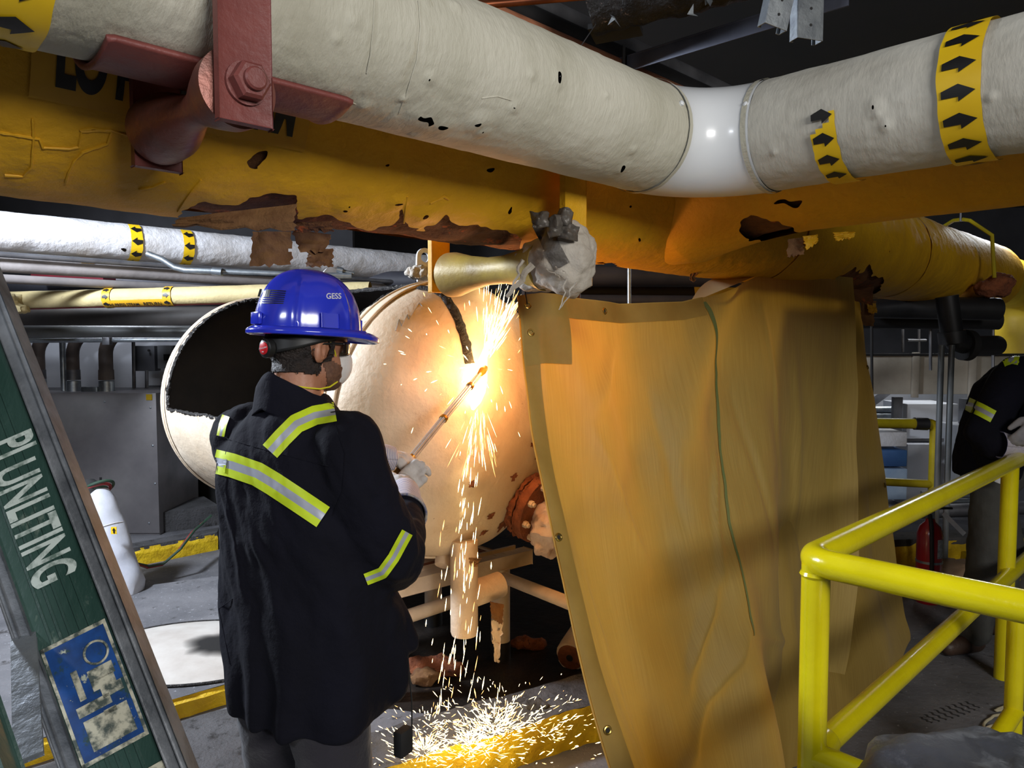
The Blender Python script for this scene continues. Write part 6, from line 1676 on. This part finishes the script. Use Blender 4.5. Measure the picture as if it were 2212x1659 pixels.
# ---------------- glasses and mask
gs_ = empty('safety_glasses', hw_((0, .09, 0)), 'dark wraparound safety glasses on the worker with torch', 'glasses')
m_lens = M('dark_lens', S(34, 26, 22), None, rough=.06, coat=.5)
lo = obj('lens', grid(lambda u, v: hw_(V(.076*math.sin((u-.5)*2.4), .030+.076*math.cos((u-.5)*2.4), .006+.032*(v-.5)-.004*abs(u-.5))), 36, 6), m_lens, gs_); so = lo.modifiers.new('s', 'SOLIDIFY'); so.thickness = .002
for s_ in (-1, 1): obj('temple_arm', TUBE([hw_((.070*s_, .058, .016)), hw_((.079*s_, .02, .015)), hw_((.081*s_, -.012, .012)), hw_((.080*s_, -.03, -.004))], .0026, 8), m_band, gs_)
mk_ = empty('dust_mask', hw_((0, .10, -.05)), 'white moulded dust mask with yellow straps on the worker', 'mask')
obj('cup', grid(lambda u, v: hw_(V(.050*math.cos(v*PI/2)*math.cos(2*PI*u), .062+.066*math.sin(v*PI/2)-.012*math.cos(v*PI/2)*(math.cos(2*PI*u)**2), -.048+.056*math.cos(v*PI/2)*math.sin(2*PI*u)+.012*math.sin(v*PI/2)))+V(0, 0, .0), 40, 16, True), M('white_mask_fibre', S(224, 218, 214), S(212, 206, 202), 10, .85, bump=.3, bscale=60), mk_)
m_str = M('yellow_elastic', S(216, 206, 40), None, rough=.6)
def strapf(pts, w_=.0045):
    bm = bmesh.new(); tube(bm, pts, [.0022]*len(pts), 6); return obj('strap', bm, m_str, mk_)
strapf([hw_((.047, .052, -.020)), hw_((.066, .036, -.004)), hw_((.080, .012, .022)), hw_((.082, -.01, .045)), hw_((.06, -.06, .07))])
def neck(a, z, r_=.066): return mw((r_*math.sin(a), .012-r_*math.cos(a)*1.0, z))
strapf([hw_((.044, .060, -.082)), hw_((.062, .028, -.095)), hw_((.072, -.005, -.100)), hw_((.068, -.035, -.098)), hw_((.045, -.075, -.093)), hw_((.0, -.09, -.09))])
# ================= second worker at the right edge
p2_ = empty('person', V(2.55, 3.95, 0), 'bending worker at right edge in navy jacket and grey striped gloves', 'person')
b2b = bmesh.new()
bt = bmesh.new(); rings(bt, [((2.64, 4.05, .86), .13, .16), ((2.66, 4.04, 1.1), .13, .16), ((2.72, 4.02, 1.40), .12, .18), ((2.78, 4.0, 1.52), .08, .12)]); merge(b2b, bt)
chain(b2b, [V(2.79, 4.0, 1.52), V(2.86, 3.98, 1.60)], [.065, .06]); ell(b2b, V(2.92, 3.97, 1.70), (.085, .075, .11)); ell(b2b, V(2.98, 3.96, 1.64), (.05, .05, .05)); ell(b2b, V(3.01, 3.96, 1.69), (.02, .015, .02))
for q in (V(2.93, 3.895, 1.69), V(2.93, 4.045, 1.69)): ell(b2b, q, (.02, .012, .03))
shN, elN, wrN = V(2.62, 3.88, 1.49), V(2.455, 3.84, 1.18), V(2.56, 3.72, 1.13)
chain(b2b, [shN, elN, wrN], [.055, .045, .032]); shF, elF, wrF = V(2.82, 4.16, 1.46), V(2.90, 3.98, 1.22), V(2.62, 3.66, 1.27); chain(b2b, [shF, elF, wrF], [.055, .045, .032])
hand(b2b, wrN, V(1, -.1, -.1), V(0, -.5, .8), V(0, -.8, -.4), .0075, .7, .9); hand(b2b, wrF, V(-.62, -.2, -.55), V(.1, -.9, .3), V(-.5, 0, .6), .0075, .8, .9)
for hip, kn, an in ((V(2.60, 3.96, .90), V(2.56, 3.92, .50), V(2.46, 3.88, .09)), (V(2.70, 4.14, .90), V(2.76, 4.10, .50), V(2.74, 4.12, .09))):
    chain(b2b, [hip, kn, an], [.085, .06, .045]); chain(b2b, [an-V(0, 0, .045), an+V(-.12 if an.x < 2.6 else .12, -.03, -.05)], [.042, .032])
b2b = remesh(b2b, .007, 3); bd2 = obj('body', b2b, m_skin, p2_)
hh2 = remesh(ell(bmesh.new(), V(2.90, 3.97, 1.73), (.092, .083, .10)), .008, 1); obj('hair', hh2, m_hair, bd2)
j2 = bmesh.new(); bt = bmesh.new()
rings(bt, [((2.62, 4.05, .93), .16, .19), ((2.63, 4.05, 1.05), .165, .195), ((2.66, 4.03, 1.25), .165, .195), ((2.70, 4.02, 1.42), .15, .20), ((2.75, 4.0, 1.52), .11, .15), ((2.79, 4.0, 1.57), .07, .08)], 34); merge(j2, bt)
chain(j2, [V(2.66, 3.90, 1.49), V(2.585, 3.86, 1.42), V(2.51, 3.845, 1.29), V(2.46, 3.84, 1.19), V(2.48, 3.80, 1.14), V(2.53, 3.75, 1.13)], [.10, .10, .095, .09, .085, .075], 18)
chain(j2, [shF, elF, V(2.74, 3.79, 1.245)], [.10, .085, .07], 16)
chain(j2, [V(2.50, 3.86, 1.16), V(2.55, 3.90, 1.02)], [.085, .07])
j2 = remesh(j2, .010, 4)
for v in j2.verts: v.co += v.normal*.010*fbm(v.co, 8, 3, 3)
j2.normal_update(); t2r = BVHTree.FromBMesh(j2); jk2 = obj('jacket', j2, m_navy, p2_)
tree_c = V(2.5, 3.85, 1.3); pc2 = pxcast(t2r)
tape([(2066, 868), (2090, 872), (2120, 886), (2146, 900)], 28, cast=pc2, n=24, par=jk2, off=.006)
tape([(2182, 785), (2186, 766), (2192, 752)], 34, cast=pc2, n=16, par=jk2, off=.006)
tr2 = bmesh.new()
for hip, kn, an in ((V(2.61, 3.97, .93), V(2.56, 3.92, .50), V(2.47, 3.88, .12)), (V(2.69, 4.14, .93), V(2.76, 4.10, .50), V(2.74, 4.12, .12))): chain(tr2, [hip, kn, an], [.115, .10, .085], 18)
ell(tr2, V(2.65, 4.05, .93), (.16, .18, .12)); tr2 = remesh(tr2, .012, 4)
for v in tr2.verts: v.co += v.normal*.010*fbm(v.co, 8, 7, 3)
obj('trousers', tr2, M('grey_green_trousers', S(70, 70, 66), S(56, 56, 54), 4, .9, bump=.3, bscale=80), p2_)
for an, sx_ in ((V(2.47, 3.88, 0), -1), (V(2.74, 4.12, 0), 1)):
    q = bmesh.new(); chain(q, [an+V(0, 0, .14), an+V(0, 0, .06)], [.062, .058]); chain(q, [an+V(0, 0, .052), an+V(.10*sx_, -.03, .05), an+V(.165*sx_, -.05, .045)], [.05, .048, .042]); q = remesh(q, .009, 2)
    for v in q.verts: v.co.z = max(v.co.z, .003)
    bo2 = obj('boot', q, m_boot, p2_)
    for k in range(4): obj('lace', TUBE([an+V(.03*sx_+.018*k*sx_, -.05, .115-.014*k), an+V(.05*sx_+.018*k*sx_, .03, .115-.014*k)], .003, 5), m_black, bo2)
for wr, dd, up_, sd2 in ((wrN, V(1, -.1, -.1), V(0, -.5, .8), V(0, -.8, -.4)), (wrF, V(-.62, -.2, -.55), V(.1, -.9, .3), V(-.5, 0, .6))):
    gb = bmesh.new(); hand(gb, wr, dd, up_, sd2, .0135, .7, 1.1, (.05, .03)); gb = remesh(gb, .006, 2); g2 = obj('glove', gb, M('grey_glove', S(150, 148, 150), S(120, 118, 124), 8, .8, bump=.4, bscale=40), p2_)
    cuff(wr+dd.normalized()*.03, wr-dd.normalized()*.09, .045, .068, g2)
obj('paper_tag', BOX(W(2165, 1036, 3.75), (.07, .003, .05), (V(.9, 0, -.35), V(0, 1, 0), V(.35, 0, .9))), m_wold, p2_, smooth=False)
# ================= cutting torch
tch = empty('cutting_torch', TW0, 'long cutting torch with twin steel tubes and brass handle held at the tank', 'torch')
m_tsteel = M('torch_steel', S(206, 198, 190), S(180, 172, 164), 12, .25, .45)
m_tbrass = M('torch_brass', S(206, 150, 56), S(176, 118, 40), 8, .28, .8)
td = (TW1-TW0).normalized(); TL_ = (TW1-TW0).length
vn = ray(950, 900).normalized(); sdv = td.cross(vn).normalized()
for s_ in (-1, 1): obj('tube', TUBE([TW0+td*.09+sdv*.008*s_, TW1-td*.055+sdv*.008*s_], .0050, 12), m_tsteel, tch)
obj('tube', TUBE([TW0+td*.09+td.cross(sdv)*.008, TW1-td*.055+td.cross(sdv)*.008], .0050, 12), m_tsteel, tch)
for k in (.45, .78): obj('spacer', LATHE([(0, .016), (.012, .016)], TW0+td*TL_*k, td, 20), m_tbrass, tch)
obj('handle', LATHE([(-.14, .014), (-.13, .019), (.06, .019), (.085, .015), (.1, .012)], TW0, td, 28), m_tbrass, tch)
obj('lever', BOX(TW0+td*-.02-vn*.026, (.012, .004, .14), (sdv, vn, td), .001), m_tsteel, tch)
hp = TW1-td*.05; hdv = (domehit(1018, 795)[0]-hp).normalized()
obj('head', remesh(chain(bmesh.new(), [hp-td*.01, hp+td*.03, hp+td*.05], [.013, .017, .014]) or (lambda b: (chain(b, [hp-td*.015, hp+td*.02, hp+td*.045], [.013, .018, .014]), b)[1])(bmesh.new()), .003, 2), m_tbrass, tch)
obj('tip', LATHE([(0, .011), (.02, .010), (.045, .006)], hp+td*.03, hdv, 18), M('hot_copper_tip', S(150, 92, 62), S(120, 70, 48), 10, .35, .8), tch)
# flame and glowing slag
FC = domehit(1022, 805, .012)[0]
m_flm = EM('flame', (1.0, .66, .28), 14.0)
fl_ = empty('torch_flame', FC, 'blinding white-yellow flame and molten jet at the torch tip', 'flame')
def jet(pxs, rr, name, mat, lift=.03, n=16):
    pts = [domehit(x, y, lift)[0] for x, y in pxs]; obj(name, TUBE(pts, rr, n), mat, fl_)
jet([(1040, 745), (1034, 770), (1028, 795), (1024, 820), (1020, 845), (1014, 868), (1010, 885)], [.003, .012, .024, .032, .033, .024, .005], 'molten_jet', m_flm, .04)
jet([(1000, 822), (1008, 806), (1016, 796)], [.005, .016, .012], 'flame_lobe', m_flm, .03)
# glow halo around the flame, put in as an emitting volume
gv = obj('glow_halo', remesh(ell(ell(bmesh.new(), domehit(1022, 830, .05)[0], (.085, .09, .14)), domehit(1030, 780, .05)[0], (.06, .07, .09)), .012, 4), None, fl_)
mv = bpy.data.materials.new('glow_halo'); mv.use_nodes = True; nt = mv.node_tree; nt.nodes.clear()
out = nt.nodes.new('ShaderNodeOutputMaterial'); ev = nt.nodes.new('ShaderNodeEmission'); ev.inputs[0].default_value = (1, .55, .12, 1)
tcn = nt.nodes.new('ShaderNodeTexCoord'); vm = nt.nodes.new('ShaderNodeVectorMath'); vm.operation = 'SUBTRACT'; gcen = domehit(1022, 818, .05)[0]; vm.inputs[1].default_value = gcen
vd = nt.nodes.new('ShaderNodeVectorMath'); vd.operation = 'MULTIPLY'; vd.inputs[1].default_value = (1/.085, 1/.09, 1/.15)
vl = nt.nodes.new('ShaderNodeVectorMath'); vl.operation = 'LENGTH'; mr = nt.nodes.new('ShaderNodeMapRange'); mr.inputs[1].default_value = 1; mr.inputs[2].default_value = 0; mr.inputs[3].default_value = 0; mr.inputs[4].default_value = 1
pw = nt.nodes.new('ShaderNodeMath'); pw.operation = 'POWER'; pw.inputs[1].default_value = 2.6; ml = nt.nodes.new('ShaderNodeMath'); ml.operation = 'MULTIPLY'; ml.inputs[1].default_value = 22
for a, b in ((tcn.outputs['Object'], vm.inputs[0]), (vm.outputs[0], vd.inputs[0]), (vd.outputs[0], vl.inputs[0]), (vl.outputs['Value'], mr.inputs[0]), (mr.outputs[0], pw.inputs[0]), (pw.outputs[0], ml.inputs[0]), (ml.outputs[0], ev.inputs[1]), (ev.outputs[0], out.inputs['Volume'])): nt.links.new(a, b)
gv.data.materials.clear(); gv.data.materials.append(mv)
def plight(name, loc, e, c, r):
    l = bpy.data.lights.new(name, 'POINT'); l.energy = e; l.color = c; l.shadow_soft_size = r
    o = bpy.data.objects.new(name, l); COL.objects.link(o); o.location = loc; return o
plight('torch_light', domehit(1024, 812, .20)[0], 8.0, (1.0, .42, .16), .05)
# ================= sparks
m_sp = EM('spark', (1.0, .74, .36), 9.0); m_sp2 = EM('spark_orange', (1.0, .48, .14), 4.0)
def streak(bm, a, b, w_, mi=0):
    d = (b-a)
    if d.length < 1e-5: return
    d, e1, e2 = frame(d); L_ = (b-a).length; m = a.lerp(b, .6)
    r = [bm.verts.new(m+(e1*math.cos(k*PI/2)+e2*math.sin(k*PI/2))*w_) for k in range(4)]; t0_, t1_ = bm.verts.new(a), bm.verts.new(b)
    for k in range(4):
        f = bm.faces.new((t0_, r[(k+1) % 4], r[k])); g = bm.faces.new((t1_, r[k], r[(k+1) % 4])); f.material_index = g.material_index = mi
random.seed(21)
bm = bmesh.new(); src = domehit(1030, 790, .03)[0]
def away(x, y, l): return domehit(x, y, l)[0]
for i in range(190):                      # upward spray
    a = random.gauss(math.radians(74), .17); L0 = abs(random.gauss(0, 85)); l = random.uniform(10, 55)*(1 if L0 < 90 else .7)
    lf_ = random.uniform(.03, .10); x0, y0 = 1032+L0*math.cos(a), 785-L0*math.sin(a); x1, y1 = x0+l*math.cos(a), y0-l*math.sin(a)
    if y1 < 605: continue
    streak(bm, away(x0, y0, lf_), away(x1, y1, lf_+.01), random.uniform(.0008, .0024), 0 if random.random() < .75 else 1)
for i in range(70):                       # radial sparks
    a = random.uniform(0, 2*PI); L0 = random.uniform(25, 190); l = random.uniform(5, 22); lf_ = random.uniform(.03, .12)
    x0, y0 = 1020+L0*math.cos(a), 800-L0*math.sin(a)*.9; x1, y1 = x0+l*math.cos(a)*random.uniform(.2, 1), y0-l*math.sin(a)
    streak(bm, away(x0, y0, lf_), away(x1, y1, lf_), random.uniform(.001, .0024), 0 if random.random() < .7 else 1)
for i in range(60):                       # downward fan
    a = math.radians(-92)+random.gauss(0, .22); L0 = random.uniform(20, 120); l = random.uniform(15, 60); lf_ = random.uniform(.04, .10)
    x0, y0 = 1014+L0*math.cos(a), 860-L0*math.sin(a); x1, y1 = x0+l*math.cos(a), y0-l*math.sin(a)
    streak(bm, away(x0, y0, lf_), away(x1, y1, lf_), random.uniform(.0007, .0016), 1 if random.random() < .5 else 0)
tag(obj('spark_spray', bm, [m_sp, m_sp2], smooth=False), 'spray of white-hot sparks bursting from the torch tip', 'sparks', kind='stuff')
bm = bmesh.new()
for i in range(125):                      # falling sparks
    v = random.random(); y = 960+v*560; x = 1012-26*v+random.gauss(0, 10+34*v); d = 3.08-.05*random.random()+.12*(random.random()-.5); l = random.uniform(10, 42)
    a = W(x, y, d); b = W(x-l*random.uniform(.0, .22), y+l, d)
    streak(bm, a, b, random.uniform(.0009, .0026), 0 if random.random() < .8 else 1)
tag(obj('falling_sparks', bm, [m_sp, m_sp2], smooth=False), 'column of bright sparks falling from the cut to the floor', 'sparks', kind='stuff')
bm = bmesh.new()
def burst(px, py, n, sp, h, lmin, lmax, ws=.0022):
    c = G(px, py, .168)
    for i in range(n):
        a = random.uniform(0, 2*PI); rr = abs(random.gauss(0, sp)); p = c+V(math.cos(a)*rr*1.25, math.sin(a)*rr, abs(random.gauss(0, h))*math.exp(-rr/sp*.5)+.006)
        l = random.uniform(lmin, lmax); dv = V(math.cos(a), math.sin(a)*.7, random.uniform(-.1, .9)).normalized()
        streak(bm, p, p+dv*l, random.uniform(.0006, ws), 0 if random.random() < .72 else 1)
burst(1066, 1588, 340, .10, .035, .01, .05, .0026); burst(1015, 1622, 200, .08, .03, .01, .05, .0022); burst(915, 1632, 190, .07, .025, .01, .05, .002); burst(1090, 1560, 220, .20, .05, .006, .035); burst(920, 1590, 110, .14, .04, .006, .03); burst(1180, 1600, 80, .14, .05, .008, .03); burst(1060, 1640, 90, .2, .03, .01, .035)
tag(obj('floor_sparks', bm, [m_sp, m_sp2], smooth=False), 'dense burst of sparks splashing on the near kerb and floor', 'sparks', kind='stuff')
plight('slag_light', G(1040, 1600, .22), 1.6, (1.0, .66, .34), .05)
